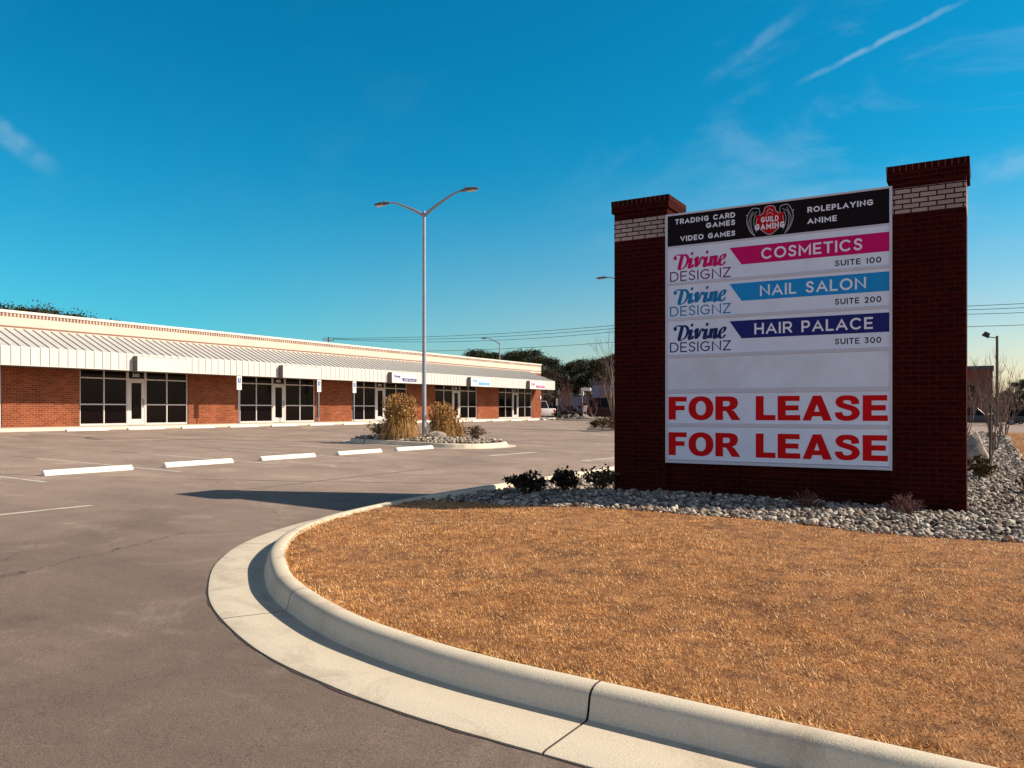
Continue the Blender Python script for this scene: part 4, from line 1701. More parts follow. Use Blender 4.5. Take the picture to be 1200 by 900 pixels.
G_ = "tall grey parking lot light poles"
light_pole((-17.35, 23.15, -1.02), "tall double arm light pole on the grassy kerbed island in front of the mall", (-1, 1), H=8.0, grp=G_)
light_pole((-17.2, 42.6, -1.02), "double arm light pole mostly hidden behind the left pillar of the brick sign", (-1, 1), H=8.0, grp=G_)
light_pole((-44.4, 72.5, -.9), "single arm light pole standing behind the mall roof", (-1,), H=7.9, grp=G_, base=False)
lp = thing("area_light", "dark pole with one angled floodlight at the right edge, behind the bare trees", "light pole", (.85, 86.5, -1.6))
MB().tube([(0, 0, 0), (0, 0, 8.4)], [.16, .11], 10).build("pole", M["utility"], lp, smooth=True)
MB().tube([(0, 0, 8.2), (-.7, 0, 8.35)], .045, 6).build("bracket", M["lamp"], lp)
fl = MB().prism([(-.32, -.22), (.32, -.22), (.22, .22), (-.22, .22)], "y", -.28, .28)
for i_, v_ in enumerate(fl.v):
    a = .5
    fl.v[i_] = (v_[0] * math.cos(a) + v_[2] * math.sin(a) - .85, v_[1], -v_[0] * math.sin(a) + v_[2] * math.cos(a) + 8.55)
fl.build("floodlight", M["black"], lp, bevel=.02)

# ------------------------------------------------------------------ utility line across the background
UP = [(-160, 98), (-92, 97), (-24, 97), (44, 97), (112, 98)]
for i, (x, y) in enumerate(UP):
    lab = ["wooden utility pole far to the left, hidden behind the mall roof", "utility pole whose crossarm shows above the mall roof", "wooden utility pole behind the brick sign", "wooden utility pole beyond the right edge of the photo", "farthest right utility pole"][i]
    if i not in (1, 2, 3):
        continue
    r = thing("utility_pole", lab, "utility pole", (x, y, -1.0), group="wooden poles carrying the power lines")
    MB().tube([(0, 0, 0), (0, 0, 12.8)], [.17, .11], 8).build("pole", M["utility"], r, smooth=True)
    MB().box(-.06, .06, -1.25, 1.25, 12.2, 12.34).build("crossarm", M["utility"], r)
    for q in (-1.15, -.5, .5, 1.15):
        MB().tube([(0, q, 12.34), (0, q, 12.56)], [.05, .03], 6).build("insulator", M["lamp"], r)
wi = [(-1.15, 11.55, .9), (.5, 11.55, 1.15), (1.15, 11.55, 1.6), (0, 9.6, 1.0)]
for j, (dy, z, sag) in enumerate(wi):
    pts = []
    for (xa, ya), (xb, yb) in zip(UP[1:-1], UP[2:]):
        pts += [(xa + (xb - xa) * t, ya + (yb - ya) * t + dy, z - sag * 4 * t * (1 - t)) for t in [q / 16 for q in range(16)]]
    pts.append((UP[-1][0], UP[-1][1] + dy, z))
    o = MB().tube(pts, .028, 4, cap=False).build("power_line", M["wire"])
    tag(o, ["top power line crossing the sky behind the mall and the brick sign", "second power line from the top across the background sky", "third power line from the top across the background sky", "lowest single power line across the background sky"][j], "power line", "power lines strung between the utility poles")

# ------------------------------------------------------------------ accessible parking signs
def access_sign(loc, lab):
    r = thing("parking_sign", lab, "sign", loc, group="accessible parking signs on the mall sidewalk")
    MB().tube([(0, 0, 0), (0, 0, 2.55)], .032, 8).build("post", M["steel"], r, smooth=True)
    pl = MB().box(.034, .042, -.155, .155, 1.76, 2.56).build("plate", M["signw"], r)
    sy = MB()
    P = lambda a, z, d: (.042 + d, a, z)
    sy.add([P(-.10, 2.10, .001), P(.10, 2.10, .001), P(.10, 2.38, .001), P(-.10, 2.38, .001)], [(0, 1, 2, 3)])
    sy.build("symbol_field", M["signblue"], pl)
    s2 = MB()
    dt = []
    for k in range(14):
        a = math.radians(200 + k * 17)
        dt.append((.01 + .05 * math.cos(a), 2.18 + .05 * math.sin(a)))
    V = []
    for a, z in dt:
        V += [P(a * 1.0, z, .002), P(.01 + (a - .01) * .7, 2.18 + (z - 2.18) * .7, .002)]
    s2.add(V, [(2 * i, 2 * i + 1, 2 * i + 3, 2 * i + 2) for i in range(len(dt) - 1)])
    s2.add([P(-.012, 2.20, .003), P(.018, 2.20, .003), P(.018, 2.32, .003), P(-.012, 2.32, .003)], [(0, 1, 2, 3)])
    s2.add([P(-.012 + .022 * math.cos(k), 2.345 + .022 * math.sin(k), .003) for k in [q * math.pi / 5 for q in range(10)]], [tuple(range(10))])
    s2.build("wheelchair_symbol", M["signw"], pl)
    s3 = MB()
    text_into(s3, "RESERVED", -.13, .13, 2.44, 2.50, P, .01, depth=.002)
    text_into(s3, "PARKING", -.12, .12, 1.98, 2.04, P, .01, depth=.002)
    s3.build("lettering", M["signgreen"], pl)
    return r


for (x, y), lab in (((-33.15, 28.4), "leftmost accessible parking sign, at the window edge beside a brick pier"), ((-33.15, 34.15), "middle accessible parking sign, standing before dark windows right of a door"),
                    ((-33.15, 37.15), "rightmost accessible parking sign, nearest to the golden grass island")):
    access_sign((x, y, FL), lab)

# ------------------------------------------------------------------ vegetation
def at(px, t):
    """ground position seen in column px of the photo at depth t"""
    u = (px - 600) / 940
    s, c = math.sin(YAW), math.cos(YAW)
    return t * (-s + u * c), t * (c + u * s)


def quads(centers, size, rs, aspect=1.0, up=0.0):
    n = len(centers)
    a = rs.normal(size=(n, 3))
    a[:, 2] += up
    a /= np.linalg.norm(a, axis=1)[:, None]
    b = np.cross(a, rs.normal(size=(n, 3)))
    b /= np.linalg.norm(b, axis=1)[:, None]
    sz = size * rs.uniform(.6, 1.4, n)[:, None]
    A, B = a * sz * .5 * aspect, b * sz * .5
    V = np.stack([centers - A, centers - B * .9, centers + A, centers + B * .9], 1).reshape(-1, 3)
    F = np.arange(4 * n).reshape(n, 4)
    return V, F


def pine_crown(seed, H, W, base, nclump, nleaf, lsize, mat_, parent, name="crown"):
    rs = np.random.RandomState(seed)
    C = []
    for _ in range(nclump):
        h = base + (H - base) * rs.beta(1.7, 0.95)
        k = (h - base) / (H - base)
        rad = W * .5 * (0.35 + 0.75 * math.sin(min(.93, 0.12 + k * 0.80) * math.pi) ** .7)
        a = rs.uniform(0, 2 * np.pi)
        r = rad * rs.uniform(0.25, 1.0) ** .6
        c = np.array([r * math.cos(a), r * math.sin(a), h])
        cs = W * rs.uniform(.05, .10)
        C.append(c + rs.normal(size=(nleaf, 3)) * np.array([cs, cs, cs * .55]))
    V, F = quads(np.concatenate(C), lsize, rs)
    return arr_mesh(name, V, F, mat_, parent)


def pine_proto(seed, H=12.0, W=6.5, base=4.0):
    r = thing("pine_tree", "x", "tree")
    rr = random.Random(seed)
    MB().tube([(0, 0, -.5), (rr.uniform(-.2, .2), rr.uniform(-.2, .2), H * .5), (0, 0, H * .93)], [.22, .15, .04], 7).build("trunk", M["bark"], r, smooth=True)
    b = MB()
    for k in range(16):
        a, h = rr.uniform(0, 6.28), rr.uniform(base * .9, H * .9)
        L = W * .4 * (1.1 - (h - base) / (H - base) * .6)
        b.tube([(0, 0, h - .3), (L * .5 * math.cos(a), L * .5 * math.sin(a), h + .1), (L * math.cos(a), L * math.sin(a), h + .5)], [.07, .045, .015], 4)
    b.build("branches", M["bark"], r)
    pine_crown(seed, H, W, base, 120, 95, .21, M["pine"], r)
    return r


protos = [pine_proto(101), pine_proto(102, 13, 5.6, 5.0), pine_proto(103, 11, 7.5, 3.0), pine_proto(104, 12, 7.0, 2.2)]
PH = [12, 13, 11, 12]
spots = []
for px, yt, t in ((4, 361, 72), (20, 363, 70), (37, 363, 74), (52, 365, 71), (68, 367, 75), (84, 372, 77), (121, 375, 84)):
    spots.append((px, yt, t, "pine top above the mall's left parapet"))
for px, yt, t in ((524, 417, 150), (541, 414, 138), (557, 412, 145), (572, 413, 135), (588, 412, 140), (603, 412, 132), (617, 412, 128), (629, 414, 120), (640, 420, 118), (650, 430, 122)):
    spots.append((px, yt, t, "dark pine behind the mall's far end"))
for px, yt, t in ((664, 424, 128), (676, 420, 120), (688, 414, 126), (700, 417, 118), (713, 414, 124), (728, 412, 120), (745, 415, 126)):
    spots.append((px, yt, t, "dark pine in the clump left of the sign"))
for px, yt, t in ((1166, 468, 150), (1180, 456, 150), (1192, 447, 145), (1206, 444, 140), (1222, 446, 150), (1240, 440, 140)):
    spots.append((px, yt, t, "dark pine at the photo's right edge"))
used = set()
rp = random.Random(77)
same = {}
rank = {}
for lab in set(q[3] for q in spots):
    for j, q in enumerate(sorted([q for q in spots if q[3] == lab])):
        rank[q] = lab + ", " + ORD[j] + " from the left"
for i, (px, yt, t, lab) in enumerate(spots):
    k = rp.randrange(4)
    lab = rank[(px, yt, t, lab)]
    x, y = at(px, t)
    h = (480 - yt - (rp.uniform(-2, 7) if px > 500 else 0)) / 940 * t + 1.0
    same[lab] = same.get(lab, 0) + 1
    sc = h / PH[k] * .98
    full = (sc * rp.uniform(.75, 1.05), sc * rp.uniform(.75, 1.05), sc)
    if k not in used:
        o = protos[k]
        o.location = (x, y, -1.0)
        o.rotation_euler.z = rp.uniform(0, 6.28)
        o.scale = full
        o["label"] = lab
        o["group"] = "pines behind the mall and lot"
        used.add(k)
    else:
        dup(protos[k], loc=(x, y, -1.0), rz=rp.uniform(0, 6.28), scale=full, label=lab, group="pines behind the mall and lot")
for k in range(4):
    if k not in used:
        x, y = at(760 + k * 10, 130)
        protos[k].location = (x, y, -1)
        protos[k]["label"] = "dark pine hidden behind the brick sign"
        protos[k]["group"] = "pines behind the mall and lot"


def far_wood(name, x0, x1, y0, y1, h, n, mat_, seed, label):
    rs = np.random.RandomState(seed)
    nc = n // 60
    cx = rs.uniform(x0, x1, nc)
    cy = rs.uniform(y0, y1, nc)
    hh = h * (0.55 + 0.3 * np.sin(cx * .21 + seed) + 0.25 * rs.uniform(0, 1, nc))
    C = []
    for i in range(nc):
        m_ = 60
        z = rs.uniform(0, 1, m_) ** .8 * hh[i]
        C.append(np.stack([cx[i] + rs.normal(0, 1.1, m_), cy[i] + rs.normal(0, 1.1, m_), -1.3 + z], 1))
    V, F = quads(np.concatenate(C), .55, rs)
    o = arr_mesh(name, V, F, mat_)
    tag(o, label, "woods", kind="stuff")


far_wood("distant_woods", -150, -20, 140, 152, 4.8, 40000, M["pineb"], 1, "brown winter scrub along the back of the lot behind the parked cars")
far_wood("distant_woods", -20, 60, 150, 162, 3.6, 24000, M["pineb"], 2, "brown winter scrub beyond the road on the right")


def bare_tree(name, loc, H, seed, label, group=None, trunks=1, spread=.35, thick=.05, mt="twig", depth=4, upness=.6, start=.25, cat="tree"):
    r = thing(name, label, cat, loc, group=group)
    rr = random.Random(seed)
    tr, br = MB(), MB()

    def grow(p, d, L, rad, lev, mb):
        pts = [p]
        q = p.copy()
        dd_ = d.copy()
        for _ in range(3):
            dd_ = (dd_ + Vector((rr.gauss(0, .10), rr.gauss(0, .10), .10 * upness))).normalized()
            q = q + dd_ * L / 3
            pts.append(q.copy())
        rad = max(rad, .0045)
        n = 6 if lev == 0 else (4 if lev < 3 else 3)
        mb.tube(pts, [rad, rad * .85, rad * .68, rad * .5], n, cap=(lev == 0))
        if lev >= depth:
            return
        kids = rr.choice((2, 3, 3)) if lev else rr.choice((3, 4))
        for _ in range(kids):
            ax = Vector((rr.gauss(0, 1), rr.gauss(0, 1), rr.gauss(0, .3))).normalized()
            nd = (dd_ + ax * rr.uniform(.3, .75) + Vector((0, 0, upness * .4))).normalized()
            i = rr.choice((1, 2, 3, 3))
            f = (1, .85, .68, .5)[i]
            grow(pts[i], nd, L * rr.uniform(.55, .85), rad * f * .72, lev + 1, br)
    for k in range(trunks):
        a = k * 2 * math.pi / trunks + rr.uniform(-.4, .4)
        d = Vector((math.cos(a) * spread * (trunks > 1), math.sin(a) * spread * (trunks > 1), 1)).normalized()
        grow(Vector((math.cos(a) * .06 * (trunks > 1), math.sin(a) * .06 * (trunks > 1), -.06)), d, H * (.36 if trunks > 1 else .38), thick, 0, tr)
    tr.build("trunk", M[mt], r, smooth=True)
    br.build("branches", M[mt], r)
    return r


# right of the sign
bare_tree("bare_tree", (.08, 21.2, -1.32), 1.0, 5, "slim bare sapling nearest to the right pillar of the brick sign", "bare young trees in the stone bed", trunks=1, thick=.028, spread=.1, depth=1)
bare_tree("bare_tree", (.22, 30.5, -1.32), 3.0, 6, "multi stemmed bare tree in the stone bed right of the brick sign", "bare young trees in the stone bed", trunks=5, thick=.030, spread=.16, depth=4, upness=1.0)
bare_tree("bare_tree", (-.8, 38.0, -1.32), 2.9, 8, "bare tree just peeping out beside the right pillar of the sign", "bare young trees in the stone bed", trunks=5, thick=.03, spread=.28, depth=4, upness=.8)
bare_tree("bare_tree", (.75, 45.5, -1.32), 3.3, 9, "farthest bare tree in the stone bed, in front of the area light", "bare young trees in the stone bed", trunks=4, thick=.03, spread=.26, depth=4, upness=.8)
r = thing("tree_stake", "thin straight tree stake standing in the stones right of the brick sign", "stake", (.06, 19.2, -1.35))
MB().tube([(0, 0, 0), (.02, .02, 1.45)], .022, 7).build("stake", M["bark"], r, smooth=True)
MB().tube([(-.05, 0, 1.25), (.05, .12, 1.27), (.0, .25, 1.25)], .008, 5).build("tie", M["black"], r)
# left of the sign, on the second island
x, y = at(719, 44.6)
bare_tree("bare_tree", (x, y, -1.0), 6.6, 12, "tall thin bare tree touching the left edge of the brick sign", trunks=2, thick=.07, spread=.08, depth=4, upness=1.0)
# far island saplings
for k, px in enumerate((661, 672, 683, 695, 706)):
    x, y = at(px, 70)
    bare_tree("bare_tree", (x, 62.4, -.75), 3.2, 20 + k, "leafless sapling on the far kerbed island, %s from the left" % ORD[k], "leafless saplings on the far island", trunks=3, thick=.04, spread=.3, depth=3, mt="twigr")
for k, (px, t, h) in enumerate(((652, 100, 6.5), (664, 96, 6.0), (706, 104, 7.5), (716, 100, 8.5), (642, 92, 5.5), (690, 112, 6))):
    x, y = at(px, t)
    bare_tree("bare_tree", (x, y, -1.0), h, 40 + k, "leafless brown tree behind the back row cars, %s from the left" % ORD[sorted((652, 664, 706, 716, 642, 690)).index(px)], "leafless trees behind the lot", trunks=2, thick=.09, spread=.2, depth=4, mt="twigr")
for k, (px, t, h) in enumerate(((1150, 96, 6), (1172, 108, 5.5), (1186, 104, 4.6))):
    x, y = at(px, t)
    bare_tree("bare_tree", (x, y, -1.6), h, 60 + k, "leafless tree behind the right edge cars, %s from the left" % ORD[k], "leafless trees by the road", trunks=2, thick=.09, spread=.2, depth=4, mt="twig")


def shrub(loc, w, h, m, n, ls, seed, label, group=None, twigs=20, name="shrub", open_=0.0):
    r = thing(name, label, "shrub", loc, group=group)
    rs = np.random.RandomState(seed)
    rr = random.Random(seed)
    tw = MB()
    tips = []
    for _ in range(twigs):
        a = rr.uniform(0, 6.28)
        e = rr.uniform(.15, 1.0)
        tip = Vector((math.cos(a) * e * w / 2, math.sin(a) * e * w / 2, h * rr.uniform(.45, 1.0) * (1.1 - .4 * e)))
        mid = tip * .5 + Vector((rr.gauss(0, .04) * w, rr.gauss(0, .04) * w, .06 * h))
        tw.tube([(0, 0, -.03), mid, tip], [.008, .006, .003], 4, cap=False)
        tips += [mid, tip, tip]
        for _ in range(3):
            q = mid.lerp(tip, rr.uniform(0, .9))
            e2 = q + Vector((rr.gauss(0, .12) * w, rr.gauss(0, .12) * w, rr.uniform(.02, .2) * h))
            tw.tube([q, e2], [.004, .002], 3, cap=False)
            tips.append(e2)
    tw.build("stems", M["twigr"], r)
    if n:
        T = np.array([tuple(q) for q in tips])
        c = T[rs.randint(len(T), size=n)] + rs.normal(size=(n, 3)) * np.array([.07 * w, .07 * w, .07 * h])
        c[:, 2] = np.maximum(c[:, 2], .02)
        V, F = quads(c, ls, rs, 1.3)
        arr_mesh("foliage", V, F, M[m], r)
    return r


SG = "low shrubs planted round the brick sign"
shrub((-6.28, 11.05, -1.33), .62, .33, "shrub", 1100, .045, 1, "dark shrub leftmost of the three at the left end of the stone bed", SG)
shrub((-5.95, 11.75, -1.33), .50, .35, "shrub", 900, .045, 2, "dark rounded shrub middle of the three left of the brick sign", SG)
shrub((-5.42, 11.95, -1.33), .62, .40, "shrubg", 520, .045, 3, "olive brown shrub against the left pillar of the brick sign", SG)
shrub((-2.05, 11.1, -1.36), .48, .30, "shrubg", 0, .03, 4, "leafless twiggy shrub under the right half of the sign panels", SG, twigs=46)
shrub((-.88, 11.25, -1.36), .52, .32, "shrubg", 0, .03, 5, "leafless twiggy shrub at the foot of the right pillar", SG, twigs=52)
shrub((.82, 15.4, -1.33), .75, .26, "shrubg", 700, .05, 6, "low olive shrub at the right edge of the photo in the stones", SG)
shrub((-.12, 18.1, -1.35), .55, .45, "shrubg", 500, .05, 7, "small yellowish shrub beside the boulder right of the sign", SG)
IG = "shrubs on the kerbed island under the light pole"
shrub((-19.0, 22.7, -1.02), .95, .55, "shrubg", 500, .05, 8, "low brown shrub at the left end of the light pole island", IG, twigs=40)
shrub((-15.75, 24.0, -1.05), .85, .48, "shrubg", 350, .05, 9, "low brown shrub at the right end of the light pole island", IG, twigs=40)
shrub((-15.2, 23.3, -1.1), .35, .3, "shrubg", 80, .05, 10, "tiny sprig at the right tip of the light pole island", IG, twigs=14)
for k, (px, t, w_, h_) in enumerate(((706, 43.8, 1.0, .55), (715, 44.5, .9, .55), (698, 44.2, .6, .4))):
    x, y = at(px, t)
    shrub((x, y, -1.0), w_, h_, "shrubg", 420, .07, 90 + k, ("middle olive shrub on the second kerbed island", "rightmost olive shrub on the second kerbed island, beside the sign pillar", "smallest, leftmost olive shrub on the second kerbed island")[k], "shrubs on the second kerbed island", twigs=24)
for k, px in enumerate((648, 657, 668, 682)):
    x, y = at(px, 69)
    shrub((x, 62.0, -.72), 1.0, .6, "shrub", 300, .09, 95 + k, "dark low shrub on the far kerbed island, %s from the left" % ORD[k], "shrubs on the far kerbed island", twigs=20)


def ornamental(loc, w, h, n, seed, label):
    r = thing("ornamental_grass", label, "grass clump", loc, group="golden ornamental grass clumps on the light pole island")
    rs = np.random.RandomState(seed)
    V, F = [], []
    a = rs.uniform(0, 2 * np.pi, n)
    e = rs.uniform(0, 1, n) ** .7
    Ls = h * rs.uniform(.35, 1.0, n) * (1.02 - .30 * e)
    for i in range(n):
        d = np.array([math.cos(a[i]), math.sin(a[i]), 0])
        sd_ = np.array([-d[1], d[0], 0]) if rs.rand() < .5 else np.array([rs.normal(), rs.normal(), 0]) * .7
        b = d * w * .30 * rs.rand() ** .7
        W_ = .004 + .004 * rs.rand()
        a[i] += rs.normal() * .3
        out = e[i] * w * .48
        droop = e[i] ** 2 * h * .62
        P = [b, b + d * out * .22 + [0, 0, Ls[i] * .45], b + d * out * .60 + [0, 0, Ls[i] * .82 - droop * .2], b + d * out + [0, 0, Ls[i] - droop]]
        n0 = len(V)
        for j, p in enumerate(P):
            ww = W_ * (1, .9, .7, .25)[j]
            V += [p - sd_ * ww, p + sd_ * ww]
        F += [(n0 + 2 * j, n0 + 2 * j + 1, n0 + 2 * j + 3, n0 + 2 * j + 2) for j in range(3)]
    arr_mesh("leaves", np.array(V), np.array(F), M["plume"], r)
    # feathery plumes
    k = n // 9
    C = []
    for i in range(k):
        d = np.array([math.cos(a[i]), math.sin(a[i]), 0])
        top = d * e[i] * w * .55 + [0, 0, h * (rs.uniform(.58, 1.22) - .12 * e[i])]
        q = rs.uniform(0, 1, 12)[:, None]
        C.append(top + np.concatenate([rs.normal(0, .012, (12, 2)), -q * .22], 1) + d * q * -.03)
    Vq, Fq = quads(np.concatenate(C), .05, rs, 1.4)
    arr_mesh("plumes", Vq, Fq, M["plume"], r)


ornamental((-17.75, 22.3, -1.03), 1.18, 1.38, 3400, 1, "larger golden grass clump left of the light pole")
ornamental((-17.05, 23.9, -1.03), 1.05, 1.15, 2300, 2, "smaller golden grass clump right of the light pole")
ornamental((-16.1, 23.6, -1.05), .42, .75, 240, 3, "thin upright grass tuft beside the boulder on the island")


bm3 = bmesh.new()
bmesh.ops.create_icosphere(bm3, subdivisions=4, radius=1)
I3V = np.array([v.co[:] for v in bm3.verts])
I3F = np.array([[v.index for v in f.verts] for f in bm3.faces])
bm3.free()


def boulder(loc, sx, sy, sz_, seed, label, rz=0.0):
    rs = np.random.RandomState(seed)
    V = I3V.copy()
    for _ in range(16):
        q = rs.normal(size=3)
        q /= np.linalg.norm(q)
        h = rs.uniform(.50, .85)
        dd_ = V @ q - h
        V = V - np.where(dd_ > 0, dd_ * .93, 0)[:, None] * q
    for f_, am in ((4, .03), (9, .018), (19, .010)):
        ph = rs.uniform(0, 6, 3)
        V = V * (1 + am * np.sin(V[:, :1] * f_ + ph[0]) * np.sin(V[:, 1:2] * f_ + ph[1]) * np.sin(V[:, 2:] * f_ + ph[2]) * 2)
    V = V * np.array([sx, sy, sz_]) / 2
    o = arr_mesh("boulder", V + np.array([0, 0, sz_ * .32]), I3F, M["boulder"], smooth=True)
    o.location = loc
    o.rotation_euler.z = rz
    tag(o, label, "boulder", "landscape boulders")


boulder((-16.75, 23.0, -1.05), 1.0, .6, .42, 3, "flat topped boulder among the golden grasses on the island", .4)
boulder((-.28, 23.8, -1.34), .85, .9, .95, 4, "largest pale boulder just right of the brick sign pillar")
boulder((-.02, 18.9, -1.36), .42, .45, .34, 5, "small boulder in front of the pale boulder right of the sign")
boulder((.25, 44, -1.3), .7, .6, .4, 6, "far boulder in the stone bed behind the bare trees")
for k, px in enumerate((658, 665, 676, 689)):
    x, y = at(px, 68.5)
    boulder((x, 61.7, -.75), .8, .6, .55, 10 + k, "pale boulder on the far kerbed island, %s from the left" % ORD[k], .3 * k)


# ------------------------------------------------------------------ vehicles far off
def car(kind, color, loc, rz, label, L=4.7, Wd=1.85, Ht=1.5):
    r = thing("parked_" + kind, label, {"suv": "SUV", "pickup": "pickup", "sedan": "car", "van": "van"}[kind], loc, rz, group="vehicles parked in the background")
    mc = plain("car paint " + kind, color, .3, spec=.5)
    hl, hw = L / 2, Wd / 2
    belt = Ht * .58
    low = [(-hl, .45), (-hl + .08, .28), (hl - .08, .28), (hl, .45), (hl - .02, belt * .86), (hl - .95, belt), (-hl + .05, belt), (-hl, belt * .8)]
    b = MB()
    n = len(low)
    V = []
    for y, k in ((-hw, .93), (-hw * .86, 1), (hw * .86, 1), (hw, .93)):
        cz = .65
        V += [(x * (k if abs(y) == hw else 1), y, cz + (z - cz) * (k if abs(y) == hw else 1)) for x, z in low]
    F = [(i * n + k, i * n + (k + 1) % n, (i + 1) * n + (k + 1) % n, (i + 1) * n + k) for i in range(3) for k in range(n)]
    F += [tuple(range(n)), tuple(3 * n + k for k in range(n))]
    b.add(V, F)
    body = b.build("body", mc, r, smooth=True, bevel=.02, ang=40)
    prof = {"suv": (-hl + .12, -hl + .35, hl - 2.0, hl - 1.15), "van": (-hl + .05, -hl + .2, hl - 1.5, hl - .6), "sedan": (-hl + .55, -hl + 1.3, hl - 2.1, hl - 1.25),
            "pickup": (-.75, -.55, hl - 2.05, hl - 1.35)}[kind]
    a, b_, c_, d = prof
    ins = .20
    gh = MB()
    gh.add([(a, -hw * .95, belt), (d, -hw * .95, belt), (d, hw * .95, belt), (a, hw * .95, belt),
            (b_, -hw * .95 + ins, Ht - .03), (c_, -hw * .95 + ins, Ht - .03), (c_, hw * .95 - ins, Ht - .03), (b_, hw * .95 - ins, Ht - .03)],
           [(0, 1, 5, 4), (1, 2, 6, 5), (2, 3, 7, 6), (3, 0, 4, 7), (4, 5, 6, 7)])
    gh.build("window_glass", M["cglass"], r, bevel=.02)
    MB().box(b_ - .03, c_ + .03, -hw * .95 + ins - .02, hw * .95 - ins + .02, Ht - .05, Ht).build("roof", mc, r, bevel=.02)
    pil = MB()
    for s in (-1, 1):
        for q in (0.0, .36, .68, 1.0):
            xb, xt = a + (d - a) * q, b_ + (c_ - b_) * q
            pil.tube([(xb, s * (hw * .95 + .005), belt), (xt, s * (hw * .95 - ins + .01), Ht - .03)], .04, 4)
    pil.build("pillars", mc, r)
    if kind == "pickup":
        MB().box(-hl + .15, -.9, -hw + .12, hw - .12, belt, belt + .01).build("bed_liner", M["black"], r)
    for sx in (-1, 1):
        for s in (-1, 1):
            x = sx * (hl - .85)
            w_ = MB().tube([(x, s * (hw - .20), .34), (x, s * (hw + .01), .34)], .34, 18).build("wheel", M["black"], r, smooth=True)
            MB().tube([(x, s * (hw + .012), .34), (x, s * (hw + .02), .34)], .21, 12).build("rim", M["steel"], w_)
    for s in (-1, 1):
        MB().box(hl - .06, hl + .005, s * .62 - .18, s * .62 + .18, belt * .72, belt * .85).build("headlight", M["lens"], r, bevel=.01)
        MB().box(-hl - .01, -hl + .04, s * .72 - .10, s * .72 + .10, belt * .65, belt * .9).build("tail_light", M["red"], r, bevel=.01)
    return r


x, y = at(687, 72)
car("suv", (.035, .006, .008), (x + 2.65, y + .6, -.94), 0.0, "dark red SUV parked past the far island, left of the brick sign", 5.3, 2.0, 2.0)
x, y = at(632.5, 79)
car("pickup", (.6, .55, .52), (x - .3, y, -.9), math.pi / 2 + .9, "white pickup partly hidden by the far corner of the mall", 5.2, 1.9, 1.75)
for px, t, rz, colr, lab in ((655, 90, .2, (.012, .012, .02), "black car left of the row behind the far island"), (671, 92, .1, (.03, .028, .03), "dark grey car in the middle of the row behind the far island"), (683, 94, 0, (.02, .02, .022), "black car right of the row behind the far island")):
    x, y = at(px, t)
    car("sedan", colr, (x, y, -1.1), rz, lab, 4.5, 1.8, 1.55)
x, y = at(1136, 82)
car("pickup", (.012, .012, .022), (x, y, -1.62), 0.0, "dark pickup just right of the brick sign behind the bare tree", 5.4, 1.95, 1.85)
x, y = at(1177, 90)
car("sedan", (.12, .012, .010), (x, y, -1.62), .3, "dark red car between the area light and the black car", 4.4, 1.8, 1.5)
x, y = at(1203, 86)
car("suv", (.010, .010, .014), (x, y, -1.62), .1, "black SUV cut by the right edge of the photo", 4.7, 1.9, 1.65)

# ------------------------------------------------------------------ background buildings
M["dbrick"] = brick("dark brick wall", (.20, .05, .03), (.13, .035, .022), (.25, .13, .09), w=.3, h=.12, ms=.012)
M["gsid"] = plain("grey metal siding", (.17, .20, .27), .6, var=.1)
M["gtrim"] = plain("dark trim", (.03, .04, .06), .6)
x0, y0 = at(694, 107)
r = thing("metal_warehouse", "grey blue metal building behind the dark red SUV", "building", (x0 + 12, y0 + 5, -1.0))
ro = r.location
w_ = MB()
w_.box(x0, x0 + 24, y0, y0 + 12, -1.0, 3.3).build("wall", M["gsid"], r, off=ro)
MB().box(x0 - .2, x0 + 24.2, y0 - .2, y0 + 12.2, 3.3, 3.75).build("roof", M["gtrim"], r, off=ro, bevel=.03)
for k in range(3):
    MB().box(x0 + 2.5 + k * 7, x0 + 5.7 + k * 7, y0 - .05, y0 - .003, -1.0, 2.0).build("roller_door", M["gtrim"], r, off=ro)
x0, y0 = at(652, 118)
r = thing("metal_warehouse", "low grey building half hidden behind bare trees at the back of the lot", "building", (x0 + 6, y0 + 5, -1.0))
ro = r.location
MB().box(x0, x0 + 13, y0, y0 + 9, -1.0, 1.9).build("wall", M["gsid"], r, off=ro)
MB().box(x0 - .2, x0 + 13.2, y0 - .2, y0 + 9.2, 1.9, 2.15).build("roof", M["gtrim"], r, off=ro, bevel=.03)
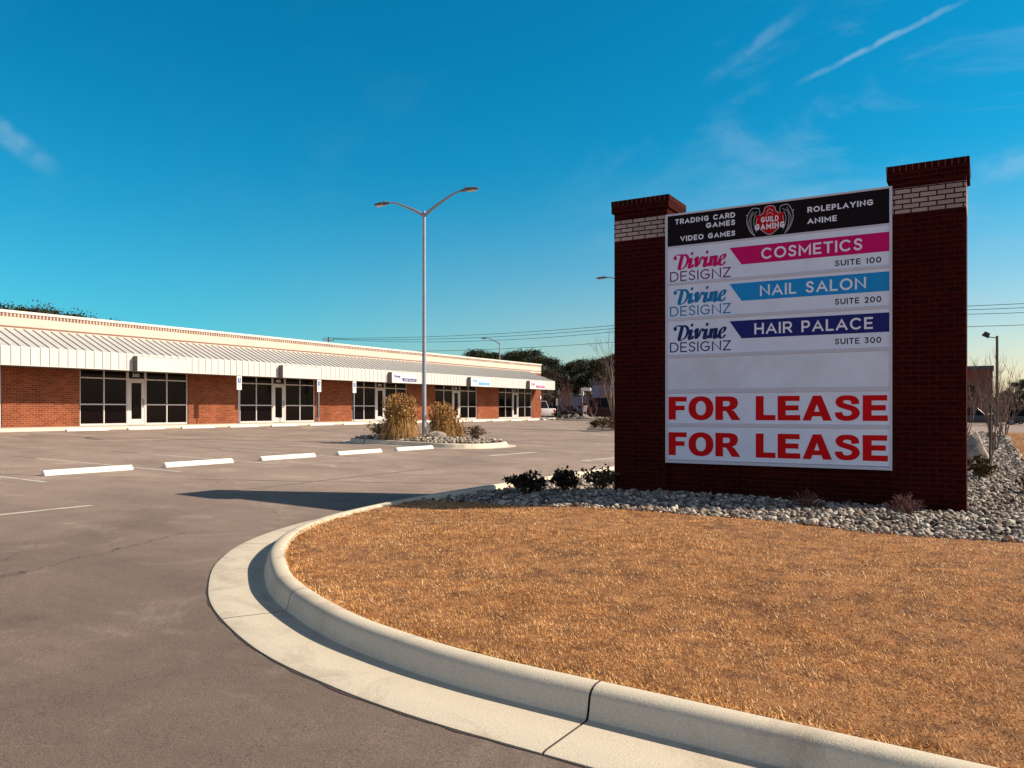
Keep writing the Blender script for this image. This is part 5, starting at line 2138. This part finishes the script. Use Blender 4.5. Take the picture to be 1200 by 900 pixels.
MB().box(x0 + 4, x0 + 6, y0 - .05, y0 - .003, -.2, 1.0).build("window", M["glass"], r, off=ro)
r = thing("brick_building", "dark red brick block standing beyond the bare trees right of the sign", "building", (-8, 131, -1.7))
ro = r.location
MB().box(-18, .75, 128.5, 136, -1.7, 5.6).build("wall", M["dbrick"], r, off=ro)
MB().box(-18.15, .9, 128.35, 136.15, 5.6, 6.05).build("parapet_cap", M["gtrim"], r, off=ro, bevel=.03)
for k in range(4):
    MB().box(-3.2 - k * 4, -1.4 - k * 4, 128.40, 128.47, 1.2, 3.4).build("window", M["glass"], r, off=ro)

# ------------------------------------------------------------------ small signs on the far island
x, y = at(652, 69)
r = thing("small_sign", "small white upright sign on a thin post near the mall's far corner", "sign", (x, 61.6, -.75))
MB().tube([(0, 0, 0), (0, 0, 1.15)], .035, 6).build("post", M["steel"], r)
MB().box(-.17, .17, -.05, -.038, 1.1, 1.72).build("plate", M["signw"], r, bevel=.004)
x, y = at(655.8, 69)
r = thing("bollard_post", "tall dark post right beside the small white sign", "post", (x, 61.4, -.75))
MB().tube([(0, 0, 0), (0, 0, 1.95)], .09, 8).tube([(0, 0, 1.95), (0, 0, 2.0)], [.09, .03], 8).build("post", M["black"], r, smooth=True)
x, y = at(688, 70)
r = thing("arm_sign_post", "white L shaped sign arm on a pole in front of the grey building", "sign", (x, 62.6, -.75))
MB().tube([(0, 0, 0), (0, 0, 2.0)], .04, 6).build("pole", M["steel"], r)
MB().box(-.08, .12, -.08, .08, 1.95, 2.62).box(.12, .82, -.08, .08, 2.36, 2.62).build("arm", M["signw"], r, bevel=.01)
x, y = at(682, 67)
r = thing("yard_sign", "small tilted white sign low among the shrubs of the far island", "sign", (x, 61.2, -.75))
MB().tube([(-.15, 0, 0), (-.15, 0, .7)], .015, 5).tube([(.15, 0, 0), (.15, 0, .7)], .015, 5).build("legs", M["steel"], r)
MB().prism([(-.18, .55), (.14, .62), (.24, 1.12), (-.10, 1.08)], "y", -.012, .012).build("board", M["signw"], r)
